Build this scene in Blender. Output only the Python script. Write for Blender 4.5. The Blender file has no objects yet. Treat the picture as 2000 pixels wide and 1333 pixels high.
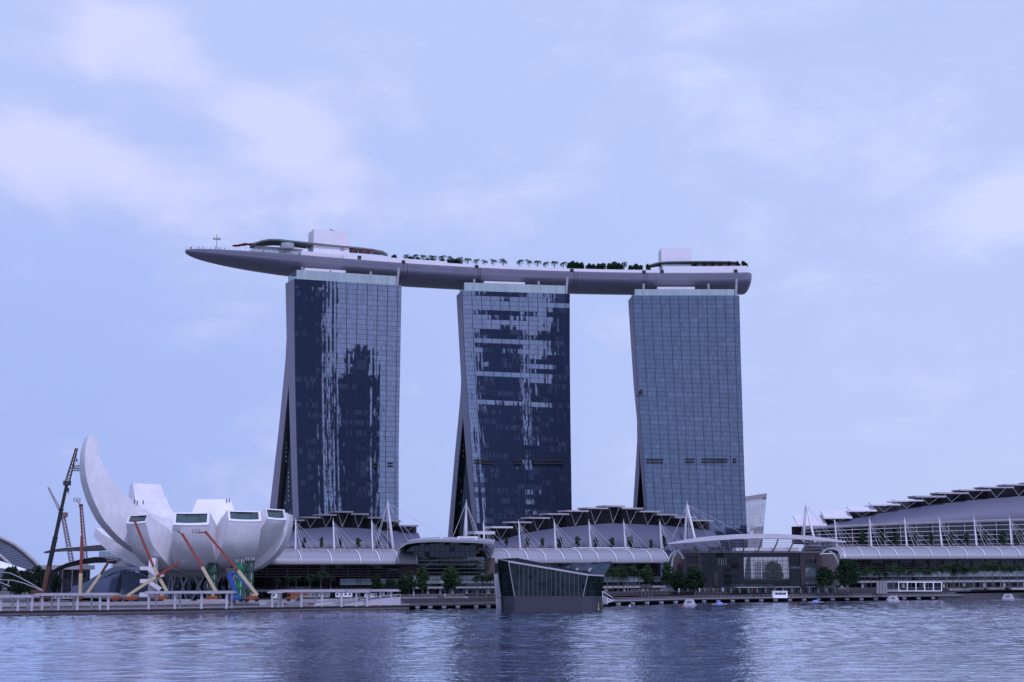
import bpy, math, random
from mathutils import Vector as V, Matrix
R = math.radians
random.seed(7)
sc = bpy.context.scene
col = sc.collection

# ---------------------------------------------------------------- camera
FPX, PITCH, ROLL, CZ = 2724.0, R(9.63), R(0.3), 11.0      # focal length in photo pixels, upward tilt, tilt of the horizon, eye height
FW = V((0, math.cos(PITCH), math.sin(PITCH)))
RT0, UP0 = V((1, 0, 0)), V((0, -math.sin(PITCH), math.cos(PITCH)))
RT = RT0 * math.cos(ROLL) - UP0 * math.sin(ROLL)
UP = RT0 * math.sin(ROLL) + UP0 * math.cos(ROLL)
EYE = V((0, 0, CZ))
cam = bpy.data.cameras.new('camera'); cam.sensor_width = 36; cam.lens = 36 * FPX / 2000
cam.clip_start = 1; cam.clip_end = 30000
camo = bpy.data.objects.new('camera', cam); col.objects.link(camo)
m = Matrix.Identity(4)
for i in range(3):
    m[i][0] = RT[i]; m[i][1] = UP[i]; m[i][2] = -FW[i]; m[i][3] = EYE[i]
camo.matrix_world = m
sc.camera = camo

def ray(px, py):
    return FW * FPX + RT * (px - 1000) + UP * (666.5 - py)
def P(px, py, Y):                                  # point of the place seen at a photo pixel, at distance Y
    r = ray(px, py); return EYE + r * (Y / r.y)
def PZ(px, py, z):                                 # the same at height z
    r = ray(px, py); return EYE + r * ((z - CZ) / r.z)
def PPL(px, py, o, n):                             # the same on a plane
    r = ray(px, py); return EYE + r * ((o - EYE).dot(n) / r.dot(n))

# ---------------------------------------------------------------- light and exposure
SUN_EL, SUN_AZ = R(58), R(158)                     # azimuth clockwise from the view direction (+Y)
sd = V((math.sin(SUN_AZ) * math.cos(SUN_EL), math.cos(SUN_AZ) * math.cos(SUN_EL), math.sin(SUN_EL)))
sl = bpy.data.lights.new('sun', 'SUN'); sl.energy = 2.5; sl.angle = R(8); sl.color = (0.77, 0.74, 1.08)
so = bpy.data.objects.new('sun', sl); col.objects.link(so)
so.rotation_euler = sd.to_track_quat('Z', 'Y').to_euler(); so.location = sd * 900
sc.view_settings.view_transform = 'Standard'; sc.view_settings.look = 'None'
sc.view_settings.exposure = 0; sc.view_settings.gamma = 1

class NT:                                          # small helper for node trees
    def __init__(s, tree): s.t = tree; s.t.nodes.clear()
    def n(s, typ, ins=None, **kw):
        nd = s.t.nodes.new(typ)
        for k, v in kw.items(): setattr(nd, k, v)
        for k, v in (ins or {}).items():
            i = nd.inputs[k]
            if isinstance(v, bpy.types.NodeSocket): s.t.links.new(v, i)
            else: i.default_value = v
        return nd
    def m(s, op, a, b=0.0, c=0.0, clamp=False):
        return s.n('ShaderNodeMath', {0: a, 1: b, 2: c}, operation=op, use_clamp=clamp).outputs[0]
    def vm(s, op, a, b=(0, 0, 0)):
        nd = s.n('ShaderNodeVectorMath', {0: a}, operation=op)
        if op == 'SCALE':
            i = nd.inputs['Scale']
            if isinstance(b, bpy.types.NodeSocket): s.t.links.new(b, i)
            else: i.default_value = b
        elif op not in ('NORMALIZE', 'LENGTH'):
            if isinstance(b, bpy.types.NodeSocket): s.t.links.new(b, nd.inputs[1])
            else: nd.inputs[1].default_value = b
        return nd.outputs['Value'] if op in ('LENGTH', 'DISTANCE', 'DOT_PRODUCT') else nd.outputs[0]
    def mix(s, f, a, b, mode='MIX'):
        nd = s.n('ShaderNodeMix', data_type='RGBA', blend_type=mode)
        for k, v in ((0, f), (6, a), (7, b)):
            if isinstance(v, bpy.types.NodeSocket): s.t.links.new(v, nd.inputs[k])
            else: nd.inputs[k].default_value = v if k == 0 else (*v[:3], 1)
        return nd.outputs[2]
    def ss(s, x, lo, hi, a=0.0, b=1.0):
        return s.n('ShaderNodeMapRange', {0: x, 1: lo, 2: hi, 3: a, 4: b}, interpolation_type='SMOOTHSTEP').outputs[0]
    def noise(s, vec, scale, detail=3, rough=.5, dist=0.0):
        return s.n('ShaderNodeTexNoise', {'Vector': vec, 'Scale': scale, 'Detail': detail, 'Roughness': rough, 'Distortion': dist}).outputs[0]
    def xyz(s, x=0.0, y=0.0, z=0.0):
        return s.n('ShaderNodeCombineXYZ', {0: x, 1: y, 2: z}).outputs[0]
    def sep(s, v): return s.n('ShaderNodeSeparateXYZ', {0: v}).outputs

# ---------------------------------------------------------------- sky: clear-sky model under a thin bright veil with soft cumulus
w = bpy.data.worlds.new('World'); sc.world = w; w.use_nodes = True
t = NT(w.node_tree)
sky = t.n('ShaderNodeTexSky', sky_type='NISHITA', sun_disc=False, sun_elevation=SUN_EL, sun_rotation=SUN_AZ,
          air_density=1.2, dust_density=2.0, ozone_density=3.0).outputs[0]
d = t.vm('NORMALIZE', t.n('ShaderNodeTexCoord').outputs['Generated'])
dz = t.sep(d)[2]; dx = t.sep(d)[0]
skyt = t.mix(1.0, sky, (1.0, 0.92, 1.05), 'MULTIPLY')
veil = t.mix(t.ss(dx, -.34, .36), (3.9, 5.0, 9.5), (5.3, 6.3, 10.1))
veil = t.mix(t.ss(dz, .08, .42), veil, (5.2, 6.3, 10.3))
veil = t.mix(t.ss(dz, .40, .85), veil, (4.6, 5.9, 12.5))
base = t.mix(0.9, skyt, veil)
dw = t.vm('MULTIPLY', d, (1, 1, 1.9))
nz = t.noise(dw, 8.5, 8, .58, .4)
nz2 = t.noise(dw, 15, 5, .6)
nn = t.m('ADD', t.m('MULTIPLY', nz, .75), t.m('MULTIPLY', nz2, .25))
mask = 0.0
def blob(px, py, r, wgt):
    global mask
    c = ray(px, py).normalized(); c = V((c.x, c.y, c.z * 1.9))
    q = t.m('DIVIDE', t.vm('DISTANCE', dw, tuple(c)), r)
    g = t.m('MULTIPLY', t.m('EXPONENT', t.m('MULTIPLY', t.m('MULTIPLY', q, q), -1.0)), wgt)
    mask = t.m('ADD', mask, g)
for a in ((300, 60, .045, .95), (250, 105, .042, .7), (340, 120, .034, .6), (190, 30, .05, .5), (60, 50, .06, .35), (30, 255, .048, .85), (115, 280, .05, .95), (200, 315, .05, .85), (285, 360, .045, .65), (340, 410, .045, .4), (60, 360, .06, .5),
          (465, 195, .026, .75), (515, 225, .033, .75), (580, 250, .038, .85), (625, 310, .042, .7), (560, 320, .05, .5), (665, 350, .03, .4), (450, 430, .10, .3), (1890, 430, .045, .7), (1985, 380, .045, .65), (1600, 610, .10, .28), (460, 625, .032, .5),
          (1200, 330, .16, .3), (1750, 150, .22, .32), (1180, 170, .10, .22), (560, 500, .08, .25), (1940, 620, .05, .3), (1960, 20, .12, .3)):
    blob(*a)
cm = t.m('MULTIPLY', t.ss(t.m('ADD', t.m('MULTIPLY', mask, .5), t.m('MULTIPLY', t.m('SUBTRACT', nn, .5), 2.3)), .05, .85), 0.74)
cm = t.m('ADD', cm, t.m('MULTIPLY', t.ss(nn, .46, .8), .12), clamp=True)
cloud = t.mix(t.ss(dx, -.3, .2), (7.1, 7.3, 10.3), (6.9, 7.5, 10.4))
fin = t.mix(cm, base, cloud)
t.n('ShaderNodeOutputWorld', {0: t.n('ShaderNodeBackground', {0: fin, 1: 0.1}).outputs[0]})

# ---------------------------------------------------------------- materials
def newmat(name):
    mt = bpy.data.materials.new(name); mt.use_nodes = True
    return mt, NT(mt.node_tree)
def mat(name, c, rough=.6, metal=0.0, var=.12, scale=.25, spec=.4, emit=None, bump=0.0):
    mt, t = newmat(name)
    pos = t.n('ShaderNodeTexCoord').outputs['Object']
    nz = t.noise(pos, scale, 4, .6); nf = t.noise(pos, scale * 9, 2, .5)
    f = t.m('ADD', t.m('MULTIPLY', nz, .65), t.m('MULTIPLY', nf, .35))
    c0 = tuple(x * (1 - var) for x in c); c1 = tuple(min(1, x * (1 + var)) for x in c)
    cc = t.mix(t.ss(f, .3, .7), c0, c1)
    p = t.n('ShaderNodeBsdfPrincipled', {'Base Color': cc, 'Roughness': rough, 'Metallic': metal, 'Specular IOR Level': spec})
    if emit: p.inputs['Emission Color'].default_value = (*c, 1); p.inputs['Emission Strength'].default_value = emit
    if bump: t.t.links.new(t.n('ShaderNodeBump', {'Height': nf, 'Strength': bump, 'Distance': .1}).outputs[0], p.inputs['Normal'])
    t.n('ShaderNodeOutputMaterial', {0: p.outputs[0]})
    return mt
def glass(name, refl=(.3, .33, .38), dark=(.02, .025, .035), gu=1.5, gv=3.0, lw=.12, line=(.03, .03, .04), wob=.02, fac=.7, rnd=.35):
    # mirror-like curtain wall: panes of gu x gv metres, each tilted a hair, in dark joints; reads a UV map in metres
    mt, t = newmat(name)
    u, v, _ = t.sep(t.n('ShaderNodeUVMap').outputs[0])
    a, b = t.m('DIVIDE', u, gu), t.m('DIVIDE', v, gv)
    fa, fb = t.m('FRACT', a), t.m('FRACT', b)
    ln = t.m('MAXIMUM', t.m('LESS_THAN', fa, lw / gu), t.m('LESS_THAN', fb, lw / gv))
    wn = t.n('ShaderNodeTexWhiteNoise', {'Vector': t.xyz(t.m('FLOOR', a), t.m('FLOOR', b))}, noise_dimensions='2D')
    nrm = t.vm('ADD', t.n('ShaderNodeNewGeometry').outputs['Normal'], t.vm('SCALE', t.vm('SUBTRACT', wn.outputs['Color'], (.5, .5, .5)), wob))
    nrm = t.vm('NORMALIZE', nrm)
    gl = t.n('ShaderNodeBsdfGlossy', {'Color': (*refl, 1), 'Roughness': .03, 'Normal': nrm}).outputs[0]
    k = t.m('ADD', t.m('MULTIPLY', wn.outputs['Value'], rnd * 2), 1 - rnd)
    df = t.n('ShaderNodeBsdfDiffuse', {'Color': t.vm('SCALE', t.xyz(*dark), k)}).outputs[0]
    sh = t.n('ShaderNodeMixShader', {0: fac, 1: df, 2: gl}).outputs[0]
    fr = t.n('ShaderNodeBsdfDiffuse', {'Color': (*line, 1)}).outputs[0]
    t.n('ShaderNodeOutputMaterial', {0: t.n('ShaderNodeMixShader', {0: ln, 1: sh, 2: fr}).outputs[0]})
    return mt
def panels(name, c, pu, pv, rough=.5, seam=.75, lw=.06, var=.08, metal=0.0, spec=.4, patch=0.0):
    # cladding of pu x pv metre sheets with thin seams; reads a UV map in metres
    mt, t = newmat(name)
    uv = t.n('ShaderNodeUVMap').outputs[0]
    u, v, _ = t.sep(uv)
    b = t.m('DIVIDE', v, pv)
    sh = t.m('MULTIPLY', t.m('FRACT', t.m('MULTIPLY', t.m('FLOOR', b), .5)), 1.0)
    a = t.m('ADD', t.m('DIVIDE', u, pu), sh)
    fa, fb = t.m('FRACT', a), t.m('FRACT', b)
    ln = t.m('MAXIMUM', t.m('LESS_THAN', fa, lw / pu), t.m('LESS_THAN', fb, lw / pv))
    wn = t.n('ShaderNodeTexWhiteNoise', {'Vector': t.xyz(t.m('FLOOR', a), t.m('FLOOR', b))}, noise_dimensions='2D').outputs['Value']
    nz = t.noise(t.n('ShaderNodeTexCoord').outputs['Object'], .12, 5, .6)
    k = t.m('ADD', t.m('MULTIPLY', wn, var * 1.2), t.m('MULTIPLY', nz, var * 2))
    k = t.m('ADD', k, 1 - var * 1.6)
    if patch:
        k = t.m('MULTIPLY', k, t.m('SUBTRACT', 1.0, t.m('MULTIPLY', t.m('GREATER_THAN', wn, .93), patch)))
    k = t.m('MULTIPLY', k, t.m('SUBTRACT', 1.0, t.m('MULTIPLY', ln, 1 - seam)))
    p = t.n('ShaderNodeBsdfPrincipled', {'Base Color': t.vm('SCALE', t.xyz(*c), k), 'Roughness': rough, 'Metallic': metal, 'Specular IOR Level': spec})
    t.n('ShaderNodeOutputMaterial', {0: p.outputs[0]})
    return mt

def leafmat(name, c):
    mt, t = newmat(name)
    g = t.n('ShaderNodeNewGeometry')
    rn = g.outputs['Random Per Island']
    cc = t.mix(rn, tuple(x * .55 for x in c), tuple(x * 1.8 for x in c))
    df = t.n('ShaderNodeBsdfDiffuse', {'Color': cc}).outputs[0]
    tr = t.n('ShaderNodeBsdfTranslucent', {'Color': cc}).outputs[0]
    t.n('ShaderNodeOutputMaterial', {0: t.n('ShaderNodeMixShader', {0: .3, 1: df, 2: tr}).outputs[0]})
    return mt

M = dict(
    white=mat('white_paint', (.72, .70, .70), .5, var=.05),
    bone=mat('pale_roofing', (.54, .515, .53), .55, var=.06),
    pale=mat('pale_concrete', (.32, .30, .32), .75, var=.12),
    conc=mat('grey_concrete', (.20, .19, .20), .8, var=.12),
    far_ground=mat('far_ground', (.085, .09, .085), .95, var=.3, scale=.02),
    brown=mat('brown_stone', (.085, .07, .073), .7, var=.15),
    deck=mat('timber_deck', (.05, .044, .05), .8, var=.2, scale=.6),
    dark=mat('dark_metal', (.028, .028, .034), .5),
    void=mat('painted_shade', (.012, .012, .016), .9),  # near-black colour stands for the shade below the decks
    steel=mat('pale_steel', (.6, .58, .6), .4, .2, var=.05),
    cable=mat('steel_cable', (.52, .5, .53), .4, .3),
    red=mat('red_paint', (.23, .045, .03), .45), cream=mat('cream_paint', (.50, .42, .26), .5), orange=mat('orange_paint', (.26, .06, .025), .45),
    rust=mat('rust_orange_paint', (.10, .042, .028), .5), rustp=mat('faded_rust_paint', (.2, .125, .13), .6), black=mat('black_paint', (.013, .013, .016), .4),
    blue=mat('blue_paint', (.02, .07, .30), .45), bluet=mat('blue_tarpaulin', (.11, .2, .55), .6),
    net=mat('green_netting', (.015, .15, .07), .8, var=.35, scale=.6), netd=mat('dark_green_netting', (.03, .07, .05), .8, var=.35, scale=.6),
    bark=mat('bark', (.17, .14, .12), .9), skin=mat('skin', (.3, .17, .12), .6), cloth=mat('dark_cloth', (.03, .03, .045), .8), clothr=mat('red_cloth', (.3, .05, .05), .8), clothw=mat('white_cloth', (.7, .7, .7), .8),
    yellow=mat('yellow_paint', (.55, .4, .05), .5), grass=mat('hedge_green', (.06, .085, .025), .9, var=.4, scale=1.5),
    leaf=leafmat('leaf', (.034, .062, .028)), leafd=leafmat('dark_leaf', (.022, .042, .022)), leafg=leafmat('grey_leaf', (.022, .036, .022)), palm=leafmat('palm_leaf', (.026, .046, .022)),
    roofd=mat('charcoal_roof', (.13, .13, .135), .6),
    mall_wall=panels('ribbed_metal_wall', (.07, .075, .115), .9, 40, .5, .82, .12, .05),
    canopy=panels('canopy_sheet', (.235, .24, .26), 40, 1.3, .4, .8, .1, .05),
    petal=panels('white_shell_panel', (.63, .61, .62), 4.2, 3.2, .42, .78, .11, .10, patch=.10),
    hull=panels('hull_panel', (.16, .155, .2), 9, 1.6, .38, .76, .18, .08, spec=.5),
    core=panels('white_cladding', (.68, .65, .66), 6, 1.5, .5, .88, .12, .03),
    endw=panels('end_wall_stone', (.27, .245, .31), 3.0, 3.05, .65, .9, .1, .08),
    ltglass=glass('pale_glass', (.62, .68, .70), (.16, .2, .2), 2.2, 7, .12, (.3, .33, .34), .015, .55),
    winglass=glass('dark_glass', (.09, .10, .115), (.018, .022, .026), 2.2, 2.6, .12, (.05, .05, .055), .03, .5, .6),
    brglass=glass('bronze_glass', (.06, .06, .068), (.018, .017, .02), 3.4, 2.6, .14, (.055, .048, .055), .03, .5, .8),
    grglass=glass('green_glass', (.22, .26, .26), (.03, .045, .045), 2.0, 2.4, .1, (.13, .14, .14), .035, .5, .5),
    bandglass=glass('pale_band_glass', (.35, .38, .38), (.22, .27, .28), 3.2, 4, .1, (.3, .31, .32), .02, .35, .25),
    vmglass=glass('vault_glass', (.24, .26, .3), (.03, .035, .045), 1.8, 1.8, .15, (.16, .16, .18), .03, .55, .5),
    skyl=glass('skylight_glass', (.2, .25, .24), (.035, .055, .05), 4, 9, .12, (.02, .025, .025), .01, .5, .4),
)

# ---------------------------------------------------------------- mesh helpers
class MB:
    def __init__(s): s.v = []; s.f = []; s.uv = []
    def face(s, pts, uvs=None):
        b = len(s.v); s.v += [V(p) for p in pts]; s.f.append(tuple(range(b, b + len(pts)))); s.uv.append(uvs)
    def grid(s, rows, closed=False, uv=True, flip=False):
        # loft through rows of points; u runs along the row, v across rows, both in metres
        n = len(rows[0]); b = len(s.v)
        for r in rows: s.v += [V(p) for p in r]
        mid = len(rows) // 2
        us = [0.0]
        for j in range(1, n): us.append(us[-1] + (V(rows[mid][j]) - V(rows[mid][j - 1])).length)
        us.append(us[-1] + (V(rows[mid][0]) - V(rows[mid][-1])).length)
        vs = [0.0]; mj = n // 2
        for i in range(1, len(rows)): vs.append(vs[-1] + (V(rows[i][mj]) - V(rows[i - 1][mj])).length)
        for i in range(len(rows) - 1):
            for j in range(n if closed else n - 1):
                k = (j + 1) % n
                q = (b + i * n + j, b + i * n + k, b + (i + 1) * n + k, b + (i + 1) * n + j)
                w_ = [(us[j], vs[i]), (us[j + 1], vs[i]), (us[j + 1], vs[i + 1]), (us[j], vs[i + 1])]
                if flip: q = q[::-1]; w_ = w_[::-1]
                s.f.append(q); s.uv.append(w_)
    def box(s, c, size, ang=0.0, taper=1.0):
        c = V(c); ca, sa = math.cos(ang), math.sin(ang); h = [x / 2 for x in size]
        pt = lambda x, y, z: c + V((x * ca - y * sa, x * sa + y * ca, z))
        k = taper
        lo = [pt(-h[0], -h[1], -h[2]), pt(h[0], -h[1], -h[2]), pt(h[0], h[1], -h[2]), pt(-h[0], h[1], -h[2])]
        hi = [pt(-h[0] * k, -h[1] * k, h[2]), pt(h[0] * k, -h[1] * k, h[2]), pt(h[0] * k, h[1] * k, h[2]), pt(-h[0] * k, h[1] * k, h[2])]
        s.hexa(lo, hi, size)
    def hexa(s, lo, hi, size=None):
        n = len(lo)
        def q(p):
            e = (p[1] - p[0]).length; g = (p[3] - p[0]).length
            s.face(p, [(0, 0), (e, 0), (e, g), (0, g)])
        for i in range(n): q([lo[i], lo[(i + 1) % n], hi[(i + 1) % n], hi[i]])
        for ring, rv in ((lo, True), (hi, False)):
            o = ring[0]; e = (ring[1] - o).normalized(); nn_ = (ring[1] - o).cross(ring[-1] - o)
            g = nn_.cross(e).normalized() if nn_.length > 1e-6 else V((0, 0, 1))
            pts = ring[::-1] if rv else ring
            s.face(pts, [((p - o).dot(e), (p - o).dot(g)) for p in pts])
    def prism(s, pts, ex):
        pts = [V(p) for p in pts]; ex = V(ex)
        nn_ = V((0, 0, 0))
        for i in range(len(pts)): nn_ += (pts[i] - pts[0]).cross(pts[(i + 1) % len(pts)] - pts[0])
        if nn_.dot(ex) < 0: pts = pts[::-1]
        s.hexa(pts, [p + ex for p in pts])
    def bar(s, a, b, wd, ht=None, up=(0, 0, 1)):
        a, b = V(a), V(b); ht = ht or wd; dd = (b - a)
        if dd.length < 1e-6: return
        dd.normalize(); u = V(up)
        if abs(dd.dot(u)) > .98: u = V((0, 1, 0))
        x = dd.cross(u).normalized(); y = x.cross(dd)
        o = [x * (-wd / 2) + y * (-ht / 2), x * (wd / 2) + y * (-ht / 2), x * (wd / 2) + y * (ht / 2), x * (-wd / 2) + y * (ht / 2)]
        s.hexa([a + q for q in o], [b + q for q in o])
    def tube(s, pts, rad, n=8, caps=True):
        pts = [V(p) for p in pts]
        if not isinstance(rad, (list, tuple)): rad = [rad] * len(pts)
        rows = []
        for i, p in enumerate(pts):
            dd = (pts[min(i + 1, len(pts) - 1)] - pts[max(i - 1, 0)]).normalized()
            u = V((0, 0, 1)) if abs(dd.z) < .95 else V((0, 1, 0))
            x = dd.cross(u).normalized(); y = x.cross(dd)
            rows.append([p + (x * math.cos(2 * math.pi * k / n) + y * math.sin(2 * math.pi * k / n)) * rad[i] for k in range(n)])
        s.grid(rows, True)
        if caps: s.face(rows[0][::-1]); s.face(rows[-1])
    def ball(s, c, r, n=10, sq=1.0):
        c = V(c); rows = []
        for i in range(n // 2 + 1):
            a = -math.pi / 2 + math.pi * i / (n // 2)
            rr = max(.01, math.cos(a)) * r
            rows.append([c + V((rr * math.cos(2 * math.pi * k / n), rr * math.sin(2 * math.pi * k / n), r * sq * math.sin(a))) for k in range(n)])
        s.grid(rows, True)
    def build(s, name, m_, parent=None, smooth=False, label=None):
        o = parent.location.copy() if parent else V((0, 0, 0))
        pr = parent
        while pr is not None and pr.parent is not None: pr = pr.parent; o += pr.location
        if parent is None:
            xs = [p.x for p in s.v]; ys = [p.y for p in s.v]; zs = [p.z for p in s.v]
            o = V(((min(xs) + max(xs)) / 2, (min(ys) + max(ys)) / 2, min(zs)))
        me = bpy.data.meshes.new(name)
        me.from_pydata([p - o for p in s.v], [], s.f)
        ul = me.uv_layers.new(name='UVMap')
        k = 0
        for f, q in zip(s.f, s.uv):
            for i in range(len(f)):
                if q: ul.data[k].uv = q[i]
                k += 1
        if smooth:
            for p in me.polygons: p.use_smooth = True
            try: me.set_sharp_from_angle(angle=R(38))
            except Exception: pass
        me.materials.append(m_ if not isinstance(m_, str) else M[m_])
        ob = bpy.data.objects.new(name, me); col.objects.link(ob)
        if parent: ob.parent = parent
        else: ob.location = o
        if label: ob['label'] = label
        return ob

def tag(o, label, cat, group=None):
    o['label'] = label; o['category'] = cat
    if group: o['group'] = group
    return o
def thing(name, loc, label, cat, group=None, rz=0.0):
    o = bpy.data.objects.new(name, None); col.objects.link(o); o.location = V(loc); o.rotation_euler.z = rz
    o.empty_display_size = 1
    return tag(o, label, cat, group)
def struct(o, kind='structure'):
    o['kind'] = kind; return o
def dup(root, loc, rz=0.0, label=None, s=None, group=None):
    r = root.copy(); col.objects.link(r); r.location = V(loc); r.rotation_euler.z = rz
    if s is not None: r.scale = (s, s, s) if not isinstance(s, tuple) else s
    if label: r['label'] = label
    if group: r['group'] = group
    for ch in list(root.children):
        c = ch.copy(); col.objects.link(c); c.parent = r
        for g in list(ch.children):
            e = g.copy(); col.objects.link(e); e.parent = c
    return r
def lerp(a, b, k): return a + (b - a) * k
def interp(tab, x):                                # piecewise linear table
    if x <= tab[0][0]: return tab[0][1]
    for (x0, y0), (x1, y1) in zip(tab, tab[1:]):
        if x <= x1: return y0 + (y1 - y0) * (x - x0) / (x1 - x0)
    return tab[-1][1]

# ---------------------------------------------------------------- water and land
def water_mat():
    mt, t = newmat('bay_water')
    pos = t.n('ShaderNodeTexCoord').outputs['Object']
    a = t.noise(t.vm('MULTIPLY', pos, (1.1, .8, 1)), 1.0, 3, .6, .3)
    gust = t.ss(t.noise(t.vm('MULTIPLY', pos, (.004, .018, 1)), 1.0, 3, .55), .35, .68, .45, 1.3)
    bp = t.n('ShaderNodeBump', {'Height': t.m('MULTIPLY', a, gust), 'Strength': 1.0, 'Distance': WBUMP}).outputs[0]
    fr = t.n('ShaderNodeFresnel', {'IOR': 1.5, 'Normal': bp}).outputs[0]
    fac = t.m('ADD', t.m('MULTIPLY', fr, .38), .62, clamp=True)
    gl = t.n('ShaderNodeBsdfGlossy', {'Color': (.88, .92, 1.0, 1), 'Roughness': .04, 'Normal': bp}).outputs[0]
    df = t.n('ShaderNodeBsdfDiffuse', {'Color': (.03, .045, .08, 1)}).outputs[0]
    t.n('ShaderNodeOutputMaterial', {0: t.n('ShaderNodeMixShader', {0: fac, 1: df, 2: gl}).outputs[0]})
    return mt
import numpy as np
WBUMP, WSLOPE = .12, .046
wmat = water_mat()
b = MB(); b.face([(-5000, -3000, -.7), (5000, -3000, -.7), (5000, 9000, -.7), (-5000, 9000, -.7)])
struct(b.build('water', wmat))
def wave_sheet():                                     # the bay in view as real waves: many small wave trains of random heading added up
    rs = np.random.RandomState(3)
    ys = np.arange(118.0, 820.0, .55); nc = 620
    k = np.linspace(-.47, .47, nc)
    X = ys[:, None] * k[None, :]; Y = np.repeat(ys[:, None], nc, 1)
    Z = np.zeros_like(X)
    for i in range(54):
        lam = 1.7 * (4.6 ** (i / 53)) ; th = math.pi / 2 + rs.normal(0, .55); s_ = WSLOPE * math.sqrt(2 / 54) * (1.1 if lam < 4 else .75)
        kk = 2 * math.pi / lam; ph = kk * (X * math.cos(th) + Y * math.sin(th)) + rs.uniform(0, 6.28)
        env = .75 + .45 * np.sin(X * rs.uniform(.01, .03) + Y * rs.uniform(.01, .05) + rs.uniform(0, 6.28))
        Z += s_ / kk * env * np.sin(ph)
    k_ = np.clip((Y - 170) / 190, 0, 1); Z *= .85 + 1.15 * k_ * k_ * (3 - 2 * k_)           # a breezier patch towards the far shore
    co = np.stack([X, Y, Z], -1).reshape(-1, 3).astype(np.float32)
    nr = len(ys); idx = np.arange(nr * nc).reshape(nr, nc)
    q = np.stack([idx[:-1, :-1], idx[:-1, 1:], idx[1:, 1:], idx[1:, :-1]], -1).reshape(-1, 4).astype(np.int32)
    me = bpy.data.meshes.new('water'); n = len(q)
    me.vertices.add(len(co)); me.vertices.foreach_set('co', co.ravel())
    me.loops.add(n * 4); me.loops.foreach_set('vertex_index', q.ravel())
    me.polygons.add(n); me.polygons.foreach_set('loop_start', np.arange(0, n * 4, 4, dtype=np.int32)); me.polygons.foreach_set('loop_total', np.full(n, 4, dtype=np.int32))
    me.polygons.foreach_set('use_smooth', np.ones(n, dtype=bool)); me.update(calc_edges=True)
    me.materials.append(wmat)
    o = bpy.data.objects.new('water', me); col.objects.link(o); return struct(o)
wave_sheet()

EDGE = [(-260, 1207), (0, 1203), (300, 1199), (600, 1193.5), (800, 1190.5), (980, 1188), (1178, 1184.5), (1350, 1178.5), (1600, 1174.5), (1800, 1172), (2000, 1168.5), (2300, 1163)]
EP = [PZ(x, y, 0) for x, y in EDGE]
def off(pts, dist):
    out = []
    for i, p in enumerate(pts):
        dd = (pts[min(i + 1, len(pts) - 1)] - pts[max(i - 1, 0)]); dd.z = 0; dd.normalize()
        out.append(p + V((-dd.y, dd.x, 0)) * dist)
    return out
def strip(b, A, B, z0, z1):
    # solid slab between two plan lines
    up = lambda p, z: V((p.x, p.y, z))
    b.grid([[up(p, z0) for p in A], [up(p, z1) for p in A], [up(p, z1) for p in B], [up(p, z0) for p in B]], flip=True)
    for i in (0, -1): 
        q = [up(A[i], z0), up(A[i], z1), up(B[i], z1), up(B[i], z0)]
        b.face(q if i == 0 else q[::-1])
lb = MB()
IN = off(EP, 9)
land = [V((p.x, p.y, .9)) for p in IN]
lb.face([V((-4500, IN[0].y, .9))] + land + [V((4500, IN[-1].y, .9)), V((4500, 8500, .9)), V((-4500, 8500, .9))])
struct(lb.build('ground', M['far_ground']))
# lower boardwalk: a banked edge on the left half, a slab on piles on the right half
def sub(px0, px1, n=26):
    out = []
    for i in range(n + 1):
        x = lerp(px0, px1, i / n); out.append(PZ(x, interp(EDGE, x), 0))
    return out
A = sub(-260, 800)
b = MB(); strip(b, A, off(A, 30), 1.25, 1.8); struct(b.build('boardwalk', 'deck'))
b = MB(); strip(b, off(A, .9), off(A, 30), -.4, 1.25); struct(b.build('quay_wall', 'brown'))
b = MB(); strip(b, off(A, .35), off(A, .9), .12, .75); struct(b.build('quay_ledge', 'brown'))
b = MB(); strip(b, off(A, -.12), off(A, .1), 1.55, 1.9); struct(b.build('deck_kerb', 'conc'))
A2 = sub(800, 1182, 14)
b = MB(); strip(b, A2, off(A2, 30), 1.2, 1.8); struct(b.build('boardwalk', 'deck'))
A3 = sub(1182, 1880, 30)
b = MB(); strip(b, A3, off(A3, 24), 1.35, 1.95); struct(b.build('boardwalk', 'deck'))
b = MB(); strip(b, off(A3, -.12), off(A3, .1), 1.7, 2.05); struct(b.build('deck_kerb', 'conc'))
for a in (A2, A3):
    b = MB(); strip(b, off(a, 6), off(a, 24), -.4, 1.2); struct(b.build('quay_wall', 'void'))  # shade behind the piles, painted as a near-black face
A4 = sub(1835, 2300, 16)
b = MB(); strip(b, off(A4, .5), off(A4, 24), -.4, 2.2); struct(b.build('quay_wall', 'deck'))
# upper promenade
U1 = off(sub(-260, 800), 30)
b = MB(); strip(b, U1, off(U1, 160), 0, 3.0); struct(b.build('promenade', 'deck'))
b = MB(); strip(b, off(U1, -.3), off(U1, .2), 2.2, 3.5); struct(b.build('promenade_kerb', 'pale'))
U2 = off(sub(800, 1182, 14), 30)
b = MB(); strip(b, U2, off(U2, 160), 0, 3.4); struct(b.build('promenade', 'deck'))
U3 = off(sub(1182, 2300, 36), 24)
b = MB(); strip(b, U3, off(U3, 190), 3.0, 4.5); struct(b.build('promenade', 'deck'))
b = MB(); strip(b, off(U3, 5), off(U3, 190), .5, 3.0); struct(b.build('shade_base', 'void'))  # shaded gap below the promenade slab, put in as near-black colour
UPZ = lambda px: 3.0 if px < 800 else (3.4 if px < 1182 else 4.5)
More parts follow.
